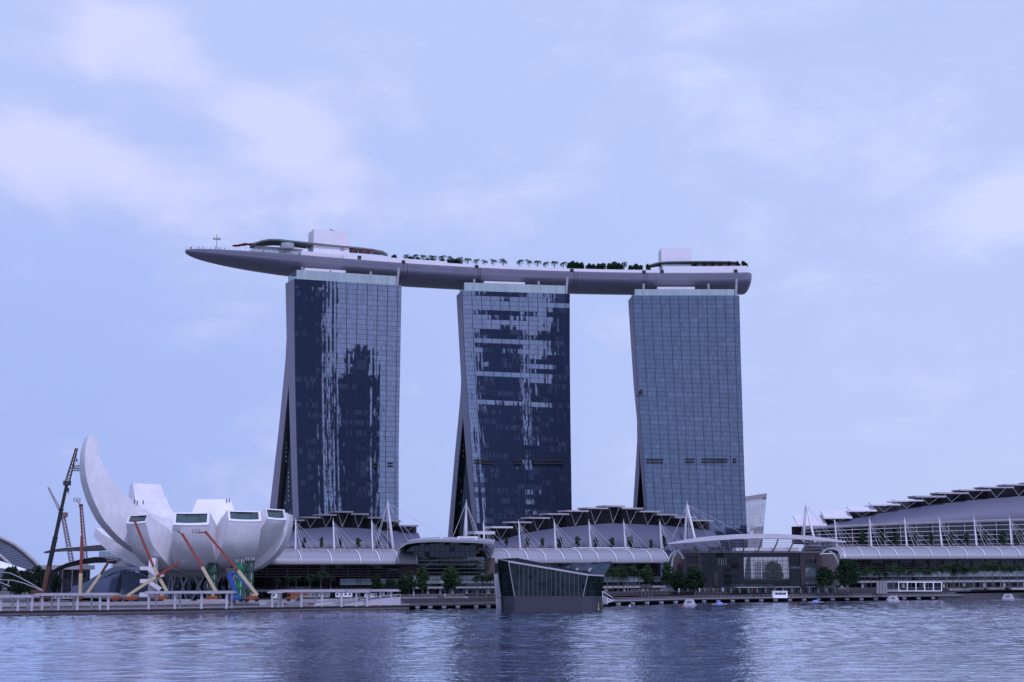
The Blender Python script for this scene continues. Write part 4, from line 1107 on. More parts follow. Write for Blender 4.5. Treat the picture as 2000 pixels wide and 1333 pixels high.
zR = mall(BR, ((1820, 1069.5), (1820, 1090), (1640, 2090)), (1651, 1685, 1718.5, 1752, 1786.6, 1821, 1855, 1889, 1923.5, 1958, 1992.6, 2027),
     [(1560, 1040), (1600, 1029), (1665, 1013.5), (1730, 1000.5), (1817.5, 986), (1904.5, 976), (2000, 969), (2080, 964)], [(1560, 1034), (1600, 1031), (1665, 1027.7), (1774, 1023), (1883, 1019), (2000, 1015.7), (2080, 1013)],
     [(1558, 1616, 1006, 1028.5, 8), (1611, 1665, 997.5, 1013.5, 7), (1660, 1713, 989.5, 999.5, 5), (1702, 1759, 982, 987.5, 4), (1746, 1804, 975, 979.5, 3), (1789, 1848, 968.5, 972, 0), (1833, 1892.5, 962, 965, 0), (1876, 1936, 956.5, 959, 0), (1920, 1980.6, 951, 953.5, 0), (1965, 2024, 946, 948.5, 0), (2010, 2070, 942, 944.5, 0)],
     1069, 5.2, [(1660, 2000)], glaze=5)
ordn = ['first', 'second', 'third', 'fourth', 'fifth', 'sixth']
mastset(BL, [(577.4, 1075, 577.4, 1016.7), (653, 1075, 650.7, 1017.6), (728, 1075, 725.8, 1017.6)], lambda k: ordn[k] + ' white cable mast from the left on the left mall terrace', 'white masts on the mall terraces')
mastset(BM, [(946.6, 1074, 944, 1022), (1016, 1074, 1013, 1020), (1085, 1074, 1082.5, 1019.4), (1153.5, 1073.5, 1150, 1019.4), (1221.7, 1073.5, 1218, 1019.4), (1292, 1073, 1288.5, 1019.4)], lambda k: ordn[k] + ' white cable mast from the left on the middle mall terrace', 'white masts on the mall terraces')
mastset(BR, [(1634.8, 1070, 1630, 1015.7), (1702, 1069, 1698, 1014.6), (1771, 1068, 1766.4, 1014.6), (1839, 1066, 1834, 1014), (1907, 1065.7, 1902, 1013.5), (1975.6, 1064.6, 1971.5, 1012.4)], lambda k: ordn[k] + ' white cable mast from the left on the right mall terrace', 'white masts on the mall terraces')
def aframe(B, feet, top, ends, label, n=-15):
    t_ = B.at(*top, n); fs = [B.at(*f, n + (3 if i else -3)) for i, f in enumerate(feet)]
    r_ = thing('cable_mast', fs[0], label, 'mast')
    for f in fs:
        g = MB(); g.tube([f, lerp(f, t_, .5), t_], [.55, .62, .3], 10); g.build('leg', 'white', r_)
    g = MB(); g.tube([t_, t_ + V((0, 0, 1.4))], .15, 6); g.build('finial', 'steel', r_)
    for x, y in ends:
        g = MB(); g.bar(t_, B.at(x, y, n + 3), .13); g.build('cable', 'cable', r_)
aframe(BL, [(768, 1075)], (757, 982.5), [(728, 1075), (735, 1068), (757, 1072), (812, 1058), (875, 1054), (798, 1060)], 'tall leaning white mast with cables at the right end of the left mall')
aframe(BM, [(909, 1056)], (910.6, 982.5), [(882, 1055), (905, 1052), (914, 1052), (938, 1056), (946, 1072), (930, 1055)], 'tall single white mast with spread cables in front of the middle hotel tower')
aframe(BM, [(1337.5, 1056), (1357.7, 1056)], (1342, 985.6), [(1312, 1056), (1346, 1050), (1350, 1050), (1383, 1046), (1418, 1044), (1450, 1042)], 'tall white A-shaped mast left of the arched entrance canopy')
aframe(BR, [(1569, 1058), (1591.7, 1060)], (1574, 985.6), [(1565, 1045), (1600, 1048), (1628, 1062), (1642, 1068), (1562, 1030)], 'tall white A-shaped mast right of the arched entrance canopy')

# ---------------------------------------------------------------- left entrance with a curved roof
def quadwall(mb, pts, Y):
    mb.face([P(x, y, Y) for x, y in pts])
LE = thing('mall_entrance', (P(870, 1130, 612).x, 622, 3.4), 'dark glazed mall entrance under a shallow curved roof, left of centre', 'entrance hall')
top = [(776, 1074), (783, 1066), (795, 1058.5), (815, 1055.5), (845, 1054), (880, 1054.5), (930, 1056), (955, 1058), (966, 1060)]
rows = []
for k in range(5):
    f = k / 4; Yk = lerp(603, 640, f)
    rows.append([P(x, y, 603) + V((0, (Yk - 603), 2.0 * math.sin(math.pi * .5 * f))) for x, y in top])
g = MB(); g.grid(rows, flip=True); g.grid([[p - V((0, 0, 1.1)) for p in rows[0]], rows[0]]); g.build('curved_roof', 'canopy', LE, smooth=False)
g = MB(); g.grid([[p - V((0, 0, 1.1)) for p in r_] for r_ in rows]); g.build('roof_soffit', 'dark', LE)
for x in (860, 894, 929):
    g = MB(); i0 = P(x, interp(top, x), 603); g.tube([i0 + V((0, (Yk - 603), 2.0 * math.sin(math.pi * .5 * f) + .15)) for f, Yk in ((0, 603), (.5, 621), (1, 640))], .25, 6); g.build('roof_rib', 'white', LE)
g = MB(); wb(g, 790, 1057, 930, 1090, 618, 4); g.build('upper_glazing', 'winglass', LE)
rows = []
for i in range(7):
    k = i / 6; y = lerp(1088, 1124, k); bulge = 7 * math.sin(math.pi * .5 * (1 - k))
    rows.append([P(lerp(812, 945, j / 12), y, 606) + V((0, 8 - bulge * math.sin(math.pi * j / 12), 0)) for j in range(13)])
g = MB(); g.grid(rows[::-1]); g.build('bowed_glazing', 'grglass', LE)
for i in range(4):
    g = MB(); wb(g, 812, 1094 + i * 8, 940, 1095.6 + i * 8, 604, .5); g.build('louvre_slat', 'brown', LE)
g = MB(); wb(g, 790, 1124, 966, 1140, 606, 3); g.build('glass_band', 'bandglass', LE)
g = MB(); wb(g, 780, 1146, 966, 1150, 603, 6); g.build('fascia', 'pale', LE)
g = MB(); wb(g, 780, 1140, 966, 1146, 606, 3); g.build('fascia_glass', 'winglass', LE)
g = MB(); wb(g, 780, 1150, 966, 1168, 609, 3); g.build('shop_front', 'winglass', LE)
for x in (808, 836, 860, 884, 912, 954):
    g = MB(); wb(g, x - 2, 1150, x + 2, 1167, 604, 1); g.build('column', 'pale', LE)
g = MB(); wb(g, 780, 1090, 966, 1146, 616, 22); g.build('rear_wall', 'brown', LE)
g = MB(); wb(g, 893, 1048, 933, 1055, 625, 10); g.build('roof_room', 'white', LE)

# ---------------------------------------------------------------- main entrance: arched louvred canopy over a tall glass hall
YE = 640
ME = thing('mall_entrance', (P(1475, 1120, YE).x, YE + 12, 4.5), 'main mall entrance, tall dark glass hall under a wide arched louvred canopy', 'entrance hall')
up_ = [(1304, 1061), (1322, 1057.5), (1342, 1053.5), (1370, 1049.5), (1400, 1046.5), (1440, 1043.8), (1480, 1042.8), (1520, 1043.3), (1560, 1045.5), (1600, 1049.2), (1630, 1053.5), (1652, 1057.5)]
mid = [(1304, 1063), (1322, 1062), (1342, 1060.5), (1370, 1058), (1400, 1055.5), (1440, 1053), (1480, 1052), (1520, 1052.2), (1560, 1053.6), (1600, 1056.5), (1630, 1058.5), (1652, 1060)]
low = [(1322, 1072), (1334, 1076), (1352, 1077.5), (1376, 1078), (1404, 1078.2), (1442, 1078.4), (1480, 1078.4), (1518, 1078), (1553, 1077), (1585, 1075), (1608, 1071), (1620, 1066)]
A_, B_, C_ = [P(x, y, 634) for x, y in up_], [P(x, y, 624) for x, y in mid], [P(x, y, 636) for x, y in low]
g = MB(); g.grid([B_, A_]); g.grid([A_, [p + V((0, 3.0, -.3)) for p in A_]]); g.grid([[p + V((0, 3.0, -.6)) for p in A_], [p + V((0, .3, -.1)) for p in B_]]); g.build('arched_roof', 'pale', ME, smooth=False)
for j in range(8):
    k0 = (j + .3) / 8
    g = MB()
    for p0, p1, q0, q1 in zip(B_, B_[1:], C_, C_[1:]): g.bar(lerp(p0, q0, k0), lerp(p1, q1, k0), .34, .16)
    g.build('louvre_blade', 'pale', ME)
for x0, x1 in ((1342, 1365), (1366, 1391), (1390, 1413), (1421, 1424), (1455, 1451), (1488, 1480), (1520, 1509), (1550, 1541), (1585, 1572), (1612, 1602)):
    p0 = P(x0, interp(mid, x0) + .5, 623.8); p1 = P(x1, interp(low, x1), 635.5); c_ = (p0 + p1) / 2 + V((0, -3.0, .6))
    g = MB(); g.tube([p0, c_, p1], .34, 8); g.build('canopy_rib', 'conc', ME)
g = MB(); a_, c_ = P(1334, 1078.5, 636), P(1606, 1078.5, 636); g.bar(a_, c_, .6, .8)
g.build('canopy_beam', 'conc', ME)
for x in range(1352, 1600, 31):
    g = MB(); g.bar(P(x, 1078, 636), P(x, 1069, 636), .3); g.build('canopy_post', 'white', ME)
for pts, nm in ((((1305, 1097), (1308, 1089), (1312, 1082), (1318, 1077.5), (1325, 1078), (1331, 1083), (1335, 1092)), 'arch_rim'), (((1321, 1080), (1316, 1086), (1313, 1097), (1311.5, 1112), (1311, 1130)), 'arch_rim'),
                ((( 1651, 1091), (1646, 1083), (1638, 1076), (1628, 1071.5), (1618, 1071), (1609, 1076), (1602, 1084)), 'arch_rim'), (((1620, 1077), (1627, 1081), (1633, 1089), (1638, 1101)), 'arch_rim')):
    g = MB(); g.tube([P(x, y, YE - 4) for x, y in pts], .42, 7); g.build(nm, 'white', ME)
# brown stone frame
def wall(nm, px0, py0, px1, py1, mt, dY=0.0, dep=2.0):
    g = MB(); wb(g, px0, py0, px1, py1, YE + dY, dep); return g.build(nm, mt, ME)
for a in ((1364, 1079, 1370, 1152), (1334, 1072, 1341, 1152), (1395, 1118, 1402, 1152), (1565, 1079, 1572, 1152), (1597, 1072, 1604, 1152)): wall('stone_pier', *a, 'brown', -.3, 2.6)
for a in ((1335, 1072, 1366, 1086), (1335, 1101, 1366, 1107), (1568, 1072, 1602, 1090), (1568, 1101, 1602, 1109), (1568, 1128, 1602, 1134)): wall('stone_band', *a, 'brown', 0, 2)
for a in ((1337, 1086, 1365, 1101), (1337, 1107, 1365, 1130), (1571, 1092, 1598, 1102)): wall('window', *a, 'brglass', 1.2, .6)
for a in ((1572, 1109, 1598, 1128), (1572, 1134, 1598, 1142)): wall('window', *a, 'bandglass', 1.0, .6)
wall('hall_side_glazing', 1370, 1080, 1452, 1146, 'brglass', .6, .4)
wall('hall_side_glazing', 1542, 1080, 1566, 1146, 'brglass', .6, .4)
wall('hall_head', 1452, 1080, 1542, 1089, 'dark', .4, .4)
wall('base_wall', 1312, 1130, 1640, 1146, 'brown', 3.5, 2)
wall('base_fascia', 1320, 1144.5, 1636, 1147.5, 'deck', -3, 5)
wall('shop_front', 1320, 1147, 1636, 1162, 'winglass', 2.5, .5)
for x in range(1326, 1636, 17): wall('slim_column', x - .8, 1147.5, x + .8, 1158, 'pale', -2.4, .4)
for x in (1404, 1409, 1413, 1418): wall('light_strip', x - .4, 1091, x + .4, 1104, 'bandglass', .3, .2)
wall('rear_wall', 1312, 1082, 1366, 1140, 'brown', 6, 3); wall('rear_wall', 1566, 1082, 1640, 1140, 'brown', 6, 3)
# see-through middle of the hall
mt, t = newmat('clear_glass')
u, v, _ = t.sep(t.n('ShaderNodeUVMap').outputs[0])
ln = t.m('MAXIMUM', t.m('LESS_THAN', t.m('FRACT', t.m('DIVIDE', u, 2.2)), .085), t.m('LESS_THAN', t.m('FRACT', t.m('DIVIDE', v, 1.9)), .1))
tr = t.n('ShaderNodeBsdfTransparent', {'Color': (.62, .66, .68, 1)}).outputs[0]
gl = t.n('ShaderNodeBsdfGlossy', {'Color': (.5, .5, .5, 1), 'Roughness': .03}).outputs[0]
df = t.n('ShaderNodeBsdfDiffuse', {'Color': (.05, .05, .06, 1)}).outputs[0]
t.n('ShaderNodeOutputMaterial', {0: t.n('ShaderNodeMixShader', {0: ln, 1: t.n('ShaderNodeMixShader', {0: .12, 1: tr, 2: gl}).outputs[0], 2: df}).outputs[0]})
g = MB(); q = [P(1452, 1146, YE + .7), P(1542, 1146, YE + .7), P(1542, 1089, YE + .7), P(1452, 1089, YE + .7)]
g.grid([[q[0], q[1]], [q[3], q[2]]]); g.build('hall_front_glass', mt, ME)
for k in (0, 1):                                     # leaning pale inner wall at the left of the hall
    pass
g = MB(); g.hexa([P(x, y, YE + 4) for x, y in ((1452, 1146), (1468, 1146), (1466, 1088), (1458, 1090))], [P(x, y, YE + 5) for x, y in ((1452, 1146), (1468, 1146), (1466, 1088), (1458, 1090))]); g.build('inner_wall', 'grglass', ME)
# lettering on its parapet and shop sign
def letters(text, px, py, Y, size, mt, label=None, parent=None, name='lettering'):
    cu = bpy.data.curves.new(name, 'FONT'); cu.body = text; cu.size = size; cu.extrude = .05; cu.align_x = 'CENTER'; cu.align_y = 'CENTER'
    ob = bpy.data.objects.new(name, cu); col.objects.link(ob)
    p = P(px, py, Y)
    ob.rotation_euler = (math.pi / 2, 0, 0); ob.data.materials.append(M[mt])
    bpy.context.view_layer.update()
    me = bpy.data.meshes.new_from_object(ob.evaluated_get(bpy.context.evaluated_depsgraph_get()))
    o2 = bpy.data.objects.new(name, me); col.objects.link(o2); bpy.data.objects.remove(ob)
    me.materials.clear(); me.materials.append(M[mt]); o2.rotation_euler = (math.pi / 2, 0, 0)
    o2.parent = parent; o2.location = p - parent.location
    return o2
letters('CHANEL', 1553, 1109, YE + .2, 1.75, 'pale', None, ME, 'shop_sign')
letters('THE SHOPPES AT MARINA BAY SANDS', 1469, 1143, YE - 2.6, 1.12, 'conc', None, ME, 'wall_lettering')
# building and tree beyond, seen through the hall
FB = thing('office_block', (P(1500, 1120, 745).x, 745, 1.5), 'pale office block with rows of square windows, seen through the entrance glass', 'office block')
g = MB(); wb(g, 1440, 1070, 1560, 1150, 745, 14); g.build('wall', 'white', FB)
dk = []
for j in range(9):
    for i in range(7):
        x, y = 1476 + i * 4.4 + (1.5 if i > 2 else 0), 1099 + j * 4.6
        if i > 4 and j > 1: continue
        g = MB(); wb(g, x - 1.15, y - 1.3, x + 1.15, y + 1.3, 744.6, .35); g.build('window', 'dark', FB)
M['pcanopy'] = mat('canopy_paint', (.30, .288, .31), .5)

# ---------------------------------------------------------------- crystal pavilion standing in the water
YP = 482
PV = thing('crystal_pavilion', (P(1075, 1190, YP).x, YP + 12, 0), 'faceted dark glass pavilion standing in the water on a dark plinth', 'pavilion')
A, B_, C, D = P(972, 1092, 499), P(993, 1097, YP), P(1148, 1123, YP), P(1179, 1125, 503)
a, b, c, d = P(978, 1165, 498), P(1005, 1165, YP), P(1139, 1165, YP), P(1177, 1165, 500)
F_, f_ = P(1010, 1090, 520), P(1010, 1160, 520)
def facet(name, q, mt, nu=1):
    g = MB(); bl, br, tr, tl = q
    g.grid([[lerp(bl, br, k / 6) for k in range(7)], [lerp(tl, tr, k / 6) for k in range(7)]]); return g.build(name, mt, PV)
M['pavglass'] = glass('pavilion_glass', (.05, .06, .065), (.010, .018, .018), 2.0, 1.6, .07, (.035, .045, .05), .06, .5, .6)
facet('front_glass', (b, c, C, B_), 'pavglass'); facet('side_glass', (a, b, B_, A), 'pavglass'); facet('side_glass', (c, d, D, C), 'pavglass')
facet('rear_glass', (d, f_, F_, D), 'pavglass'); facet('rear_glass', (f_, a, A, F_), 'pavglass')
g = MB(); g.face([A, B_, C, D, F_]); g.build('roof', 'winglass', PV)
g = MB(); g.bar(B_, C, .45, .6); g.bar(C, D, .45, .5); g.build('roof_edge', M['pcanopy'], PV)
g = MB(); g.bar(A, B_, .3, .35); g.build('roof_trim', 'conc', PV)
g = MB(); g.bar(b, B_, .28, .28); g.bar(c, C, .28, .28); g.build('corner_post', 'conc', PV)
M['mull'] = mat('mullion_metal', (.10, .105, .115), .5)
for k in range(1, 15):
    g = MB(); s_ = k / 15; p0 = lerp(b, c, s_); p1 = lerp(B_, C, s_)
    xb = lerp(1005, 1139, s_); yt = lerp(1097, 1123, (xb - 993) / 155)
    g.bar(P(xb, 1165, YP - .15), P(xb, yt + .6, YP - .15), .11, .25); g.build('mullion', M['mull'], PV)
for (x0, y0, x1, y1) in ((1006, 1131, 1016, 1136), (1006, 1138, 1024, 1143), (1079, 1132, 1098, 1158)):
    g = MB(); wb(g, x0, y0, x1, y1, YP + .35, .1)
    g.build('lit_pane', 'bandglass', PV) if False else None
pl = MB()
dn = lambda p, k: V((p.x * 1.0, p.y, -.4))
lo = [V((p.x, p.y, -.5)) for p in (a, b, c, d, f_)]; hi = [p + V((0, 0, -.02)) for p in (a, b, c, d, f_)]
pl.hexa([p + V((0, -.25, 0)) for p in lo], [p + V((0, -.25, 0)) for p in hi])
M['plinth'] = panels('plinth_stone', (.026, .024, .034), 4, 1.4, .5, .85, .08, .1); pl.build('plinth', 'plinth', PV)
g = MB(); q = [P(964.5, 1121, 496), P(973, 1121, 496), P(979, 1167, 496), P(968.5, 1167, 496)]; g.hexa(q[::-1], [p + V((0, 1.5, 0)) for p in q[::-1]]); g.build('slab_wall', 'canopy', PV)
g = MB(); q = [P(968, 1168, 495.5), P(978, 1168, 495.5), P(980, 1192, 495.5), P(969.5, 1192, 495.5)]; g.hexa(q[::-1], [p + V((0, 1.5, 0)) for p in q[::-1]]); g.build('slab_foot', 'pale', PV)
RV = thing('crystal_pavilion', (P(1150, 1165, 515).x, 522, 0), 'blue-green glass crystal rising behind the right end of the dark pavilion', 'pavilion')
g = MB(); q = [P(1100, 1168, 512), P(1156, 1168, 512), P(1196, 1097, 512), P(1118, 1101.5, 512), P(1096, 1112, 512)]
M['bluglass'] = glass('blue_glass', (.13, .16, .2), (.02, .03, .045), 2.4, 2.0, .1, (.05, .06, .07), .06, .6, .5)
g.grid([[q[0], q[1]], [lerp(q[0], q[4], .5), lerp(q[1], q[2], .5)], [q[3], q[2]]]); g.face([q[0], q[3], q[4]]); g.build('front_glass', 'bluglass', RV)
bk = [p + V((-1, 18, -1)) for p in q]
g = MB(); g.grid([[q[1], bk[1]], [q[2], bk[2]]]); g.grid([[q[3], q[2]], [bk[3], bk[2]]]); g.grid([[bk[0], q[0]], [bk[4], q[4]]]); g.build('rear_glass', 'bluglass', RV)
for x in (1126, 1151):
    g = MB(); q = [P(x - 3, 1116, 511.6), P(x + 2, 1116, 511.6), P(x + 5, 1109.5, 511.6), P(x, 1109.5, 511.6)]; g.hexa(q, [p + V((0, .2, 0)) for p in q]); g.build('roof_hatch', 'pale', RV)
GW = thing('gangway', (P(1190, 1180, 495).x, 495, 0), 'white steel gangway stair dropping to the water right of the dark pavilion', 'gangway')
g = MB()
for Yk in (494, 497):
    p0, p1, p2, p3 = P(1177, 1164, Yk), P(1197, 1173, Yk), P(1177, 1182, Yk), P(1199, 1176, Yk)
    for u_, v_ in ((p0, p1), (p1, p2), (p0, P(1177, 1155, Yk)), (P(1177, 1155, Yk), P(1197, 1168, Yk)), (P(1186, 1168, Yk), P(1186, 1181, Yk)), (p2, P(1200, 1172, Yk))): g.bar(u_, v_, .18)
    for i in range(6): g.bar(lerp(p0, p1, i / 5), lerp(P(1178, 1183, Yk), p1, i / 5), .12); g.bar(lerp(p0, p1, i / 5), lerp(P(1178, 1183, Yk), p1, min(1, (i + 1) / 5)), .1)
g.build('truss', 'steel', GW)
g = MB(); p0, p1 = P(1178, 1165, 495.5), P(1198, 1174, 495.5); g.bar(p0, p1, 2.6, .15); g.build('walkway', 'pale', GW)

# ---------------------------------------------------------------- promenade canopies on round posts
def pcanopy(px0, y0, px1, y1, posts, Y, label, z0=1.8, rear=True):
    a_, c_ = P(px0, y0, Y), P(px1, y1, Y)
    r_ = thing('promenade_canopy', ((a_.x + c_.x) / 2, Y + 2, z0), label, 'canopy', 'canopies along the promenade')
    z = (a_.z + c_.z) / 2
    g = MB(); g.box(((a_.x + c_.x) / 2, Y + 2.2, z - .25), (c_.x - a_.x, 6.4, .45)); g.box(((a_.x + c_.x) / 2, Y + 2.2, z + .1), (c_.x - a_.x - 1.2, 5.6, .3)); g.build('canopy_roof', M['pcanopy'], r_)
    n = int((c_.x - a_.x) / 1.3)
    g = MB()
    for i in range(n): g.box((lerp(a_.x + .6, c_.x - .6, i / (n - 1)), Y + 2.2, z - .55), (.16, 6.2, .2))
    g.build('rafter', 'pale', r_)
    for i, x in enumerate(posts):
        p = P(x, y0, Y)
        g = MB(); yy = Y + (0 if x == int(x) else 4.2); g.tube([V((p.x, yy, z0)), V((p.x, yy, z - .45))], .42 if x == int(x) else .34, 12); g.build('post', 'pale', r_)
pcanopy(-30, 1165.5, 66, 1163.5, (3, 15.5, 36, 46.5, 63), 432, 'white flat promenade canopy cut by the left frame edge')
pcanopy(66, 1162, 226, 1159, (83, 93.5, 106.5, 115, 136.5, 152, 171.5, 196, 212), 440, 'long white flat promenade canopy in front of the black crane')
pcanopy(280, 1158, 456, 1155, (291, 299.5, 342, 346.5, 394, 443, 447.5), 448, 'white flat promenade canopy in front of the lotus museum stair tower')
pcanopy(523, 1156, 552, 1155.5, (532, 544.5), 466, 'short low end of the promenade canopy right of the netting')
pcanopy(543, 1153.3, 676, 1154.5, (544, 574.5, 589, 613.5, 629, 667), 468, 'white promenade canopy below the palms, right of the lotus museum')
pcanopy(670, 1155.5, 722, 1154, (696, 699.5, 717), 473, 'narrow white canopy link on square posts right of the palms')
pcanopy(718, 1153, 780, 1153, (722, 731.5, 743, 755.5, 764), 480, 'white promenade canopy above the top of the pale ramp')
RA = thing('access_ramp', (P(700, 1180, 470).x, 472, 1.8), 'pale ramp wall rising to the right along the boardwalk', 'ramp')
g = MB(); q = [P(612, 1184, 466), P(782, 1182, 480), P(782, 1166.5, 480), P(747, 1169.5, 477), P(680, 1175.5, 471), P(617, 1178.5, 466.5)]
g.hexa(q, [p + V((0, 1.2, 0)) for p in q]); g.build('ramp_wall', 'pale', RA)
g = MB()
for p0, p1 in zip(q[2:], q[3:]): g.bar(p0 + V((0, .3, .9)), p1 + V((0, .3, .9)), .09); 
for i in range(18): p = lerp(q[2], q[5], i / 17); zz = interp([(q[5].x, q[5].z), (q[4].x, q[4].z), (q[3].x, q[3].z), (q[2].x, q[2].z)], p.x); g.bar(V((p.x, p.y + .3, zz)), V((p.x, p.y + .3, zz + .9)), .07)
g.build('handrail', 'steel', RA)
# site hoarding, huts and pale barriers behind the canopies
def hut(x0, y0, x1, y1, Y, mt, label, name='site_hut', cat='hut', win=True):
    p, q = P(x0, y1, Y), P(x1, y0, Y); r_ = thing(name, ((p.x + q.x) / 2, Y + 1.5, p.z), label, cat)
    g = MB(); wb(g, x0, y0, x1, y1, Y, 3); g.build('wall', mt, r_)
    g = MB(); wb(g, x0 - .5, y0 - .8, x1 + .5, y0, Y - .2, 3.4); g.build('roof', 'pale', r_)
    if win:
        n = max(1, int((x1 - x0) / 8))
        for i in range(n):
            xc = lerp(x0, x1, (i + .5) / n); g = MB(); wb(g, xc - 2, y0 + (y1 - y0) * .25, xc + 2, y0 + (y1 - y0) * .6, Y - .06, .1); g.build('window', 'winglass', r_)
hut(531, 1158, 548, 1169, 505, 'clothw', 'white gabled site hut beside the green netting')
hut(655, 1157, 687, 1167, 520, 'white', 'white site office with small windows behind the promenade canopy')
hut(590, 1159, 640, 1167, 530, 'pale', 'long low pale site shed behind the promenade canopy')
hut(712, 1160, 735, 1167, 522, 'white', 'small white site box left of the round trees')
hut(100, 1163, 140, 1170, 500, 'pale', 'long low pale shed behind the left promenade canopy')
hut(510.5, 1, 538, 2, 500, 'white', 'x') if False else None
for k, (x0, x1, y0, y1, Y) in enumerate(((508, 535, 1176, 1183, 468), (560, 600, 1176, 1182, 470), (385, 440, 1171, 1176, 480), (320, 372, 1171, 1175, 478))):
    p, q = P(x0, y1, Y), P(x1, y0, Y)
    r_ = thing('site_barrier', ((p.x + q.x) / 2, Y, p.z), ('pale panel barrier on the boardwalk, right of the green netting', 'pale panel barrier on the boardwalk under the long canopy', 'low concrete barrier below the middle boom lift', 'low concrete barrier below the leftmost skylight')[k], 'barrier')
    g = MB(); wb(g, x0, y0, x1, y1, Y, .3); g.build('panel', 'canopy' if k < 2 else 'pale', r_)
    g = MB(); n = int((x1 - x0) / 5)
    for i in range(n + 1): x = lerp(x0, x1, i / n); wb(g, x - .4, y0 - .4, x + .4, y1, Y - .12, .12)
    g.build('frame', 'steel', r_)

# ---------------------------------------------------------------- railings along the water
def railing(pts, h, label, step=1, mt='steel', w_=.09, n=2):
    r_ = thing('railing', pts[len(pts) // 2], label, 'railing')
    g = MB()
    for k in range(n):
        z = V((0, 0, h * (1 - k * .45)))
        for p0, p1 in zip(pts, pts[1:]): g.bar(p0 + z, p1 + z, w_)
    for p0, p1 in zip(pts, pts[1:]):
        m_ = max(1, int((p1 - p0).length / 2.2))
        for i in range(m_):
            p = lerp(p0, p1, i / m_); g.bar(p, p + V((0, 0, h)), w_)
    g.build('rail', mt, r_)
up = lambda pts, z: [V((p.x, p.y, z)) for p in pts]
railing(up(off(sub(-100, 790, 40), .5), 1.8), 1.1, 'grey steel railing along the boardwalk edge in front of the lotus museum', mt='conc')
railing(up(off(sub(1200, 1870, 40), .5), 1.95), 1.1, 'grey steel railing along the boardwalk edge on piles', mt='pale')
railing(up(off(sub(1330, 1720, 24), 24.6), 4.5), 1.15, 'grey railing along the upper promenade in front of the main entrance', mt='pale')
railing(up(off(sub(800, 960, 10), 28.6), 3.9), .9, 'thin railing on the kerb left of the dark pavilion', mt='pale')
for k in range(30):                                  # pile caps
    x = 1208 + k * 28 if k < 23 else 0
    if x == 0 or x > 1840: continue
    p = PZ(x, interp(EDGE, x), 0) + V((0, 1.2, 0))
    o = MB(); o.box((p.x, p.y + .6, .75), (1.7, 1.4, .9)); tag(o.build('pile_cap', 'pale'), 'pale concrete pile cap under the edge of the right boardwalk', 'pile cap', 'pile caps under the right boardwalk')
for x in (815, 840, 867, 894, 930, 954):
    p = PZ(x, interp(EDGE, x), 0) + V((0, 1.0, 0))
    o = MB(); o.box((p.x, p.y + .6, .7), (1.5, 1.4, .9)); tag(o.build('pile_cap', 'pale'), 'pale concrete pile cap under the boardwalk left of the dark pavilion', 'pile cap', 'pile caps left of the pavilion')
# planters and terraces on the right-hand promenade
for k, (x0, x1, y0, y1, Y, mt, lab) in enumerate(((1195, 1238, 1160, 1164, 612, 'pale', 'long pale planter with a low hedge right of the dark pavilion'), (1855, 1895, 1149, 1154, 676, 'pale', 'pale stepped planter right of the white frame shelter'),
        (1892, 1922, 1149, 1152, 680, 'pale', 'pale bench wall near the right frame edge, left of the steps'), (1930, 1962, 1148.5, 1152, 682, 'pale', 'pale bench wall right of the steps'), (1976, 2010, 1148.5, 1152, 684, 'pale', 'pale bench wall cut by the right frame edge'), (1730, 1760, 1152, 1156, 668, 'pale', 'pale bench wall left of the white frame shelter'))):
    p, q = P(x0, y1, Y), P(x1, y0, Y); r_ = thing('planter', ((p.x + q.x) / 2, Y, p.z), lab, 'planter')
    g = MB(); wb(g, x0, y0, x1, y1, Y, 2.5); g.build('wall', mt, r_)
    g = MB(); n = 14
    if k < 2:
        for i in range(n): g.ball(P(lerp(x0 + 1, x1 - 1, i / n), y0, Y + 1) + V((0, random.uniform(-.3, .5), random.uniform(-.2, .25))), random.uniform(.5, .8), 6)
        g.build('hedge', 'grass', r_)
def put(x, y, Y): return P(x, y, Y)
KI = thing('kiosk', P(1524, 1168, 596), 'small white ticket kiosk with a dark window band on the boardwalk', 'kiosk')
g = MB(); wb(g, 1510.5, 1155.5, 1538, 1168.5, 592, 3.4); g.build('wall', 'white', KI)
for x0, x1 in ((1514, 1520), (1521, 1528), (1529, 1535)):
    g = MB(); wb(g, x0, 1158.5, x1, 1162, 591.9, .12); g.build('window', 'winglass', KI)
g = MB(); wb(g, 1509.5, 1154.8, 1539, 1155.7, 591.6, 4.2); g.build('roof', 'white', KI)
WF = thing('frame_shelter', P(1797, 1155, 650), 'open white frame shelter of square bays on the right promenade', 'shelter')
for Yk in (648, 654):
    for x in (1755, 1772, 1789, 1806, 1823, 1839):
        g = MB(); g.bar(P(x, 1155, Yk), P(x, 1137.5, Yk), .32); g.build('post', 'white', WF)
    g = MB(); g.bar(P(1754.5, 1137.5, Yk), P(1839.5, 1137.5, Yk), .36); g.bar(P(1755, 1154.6, Yk), P(1839, 1154.6, Yk), .3); g.build('beam', 'white', WF)
for x in (1714, 1719.5, 1725, 1730):
    p, q = P(x, 1160, 640), P(x, 1135, 640); r_ = MB(); r_.tube([p, q], .62, 12); tag(r_.build('vent_column', 'conc'), 'grey cylinder of a row of four standing on the right promenade', 'column', 'four grey cylinders on the promenade')
SH = thing('timber_shelter', P(1263, 1168, 600), 'small brown timber shelter with a pitched roof between the trees right of the pavilion', 'shelter')
for x in (1253, 1260, 1267, 1274):
    g = MB(); wb(g, x - .8, 1150, x + .8, 1168, 600, 1); g.build('post', 'brown', SH)
g = MB(); q = [P(1249, 1149, 600), P(1277, 1149, 600), P(1270, 1142, 600), P(1256, 1142, 600)]; g.hexa(q, [p + V((0, 4, 0)) for p in q]); g.build('roof', 'deck', SH)
g = MB(); wb(g, 1250, 1156, 1276, 1158, 600.3, 3); g.build('counter', 'deck', SH)

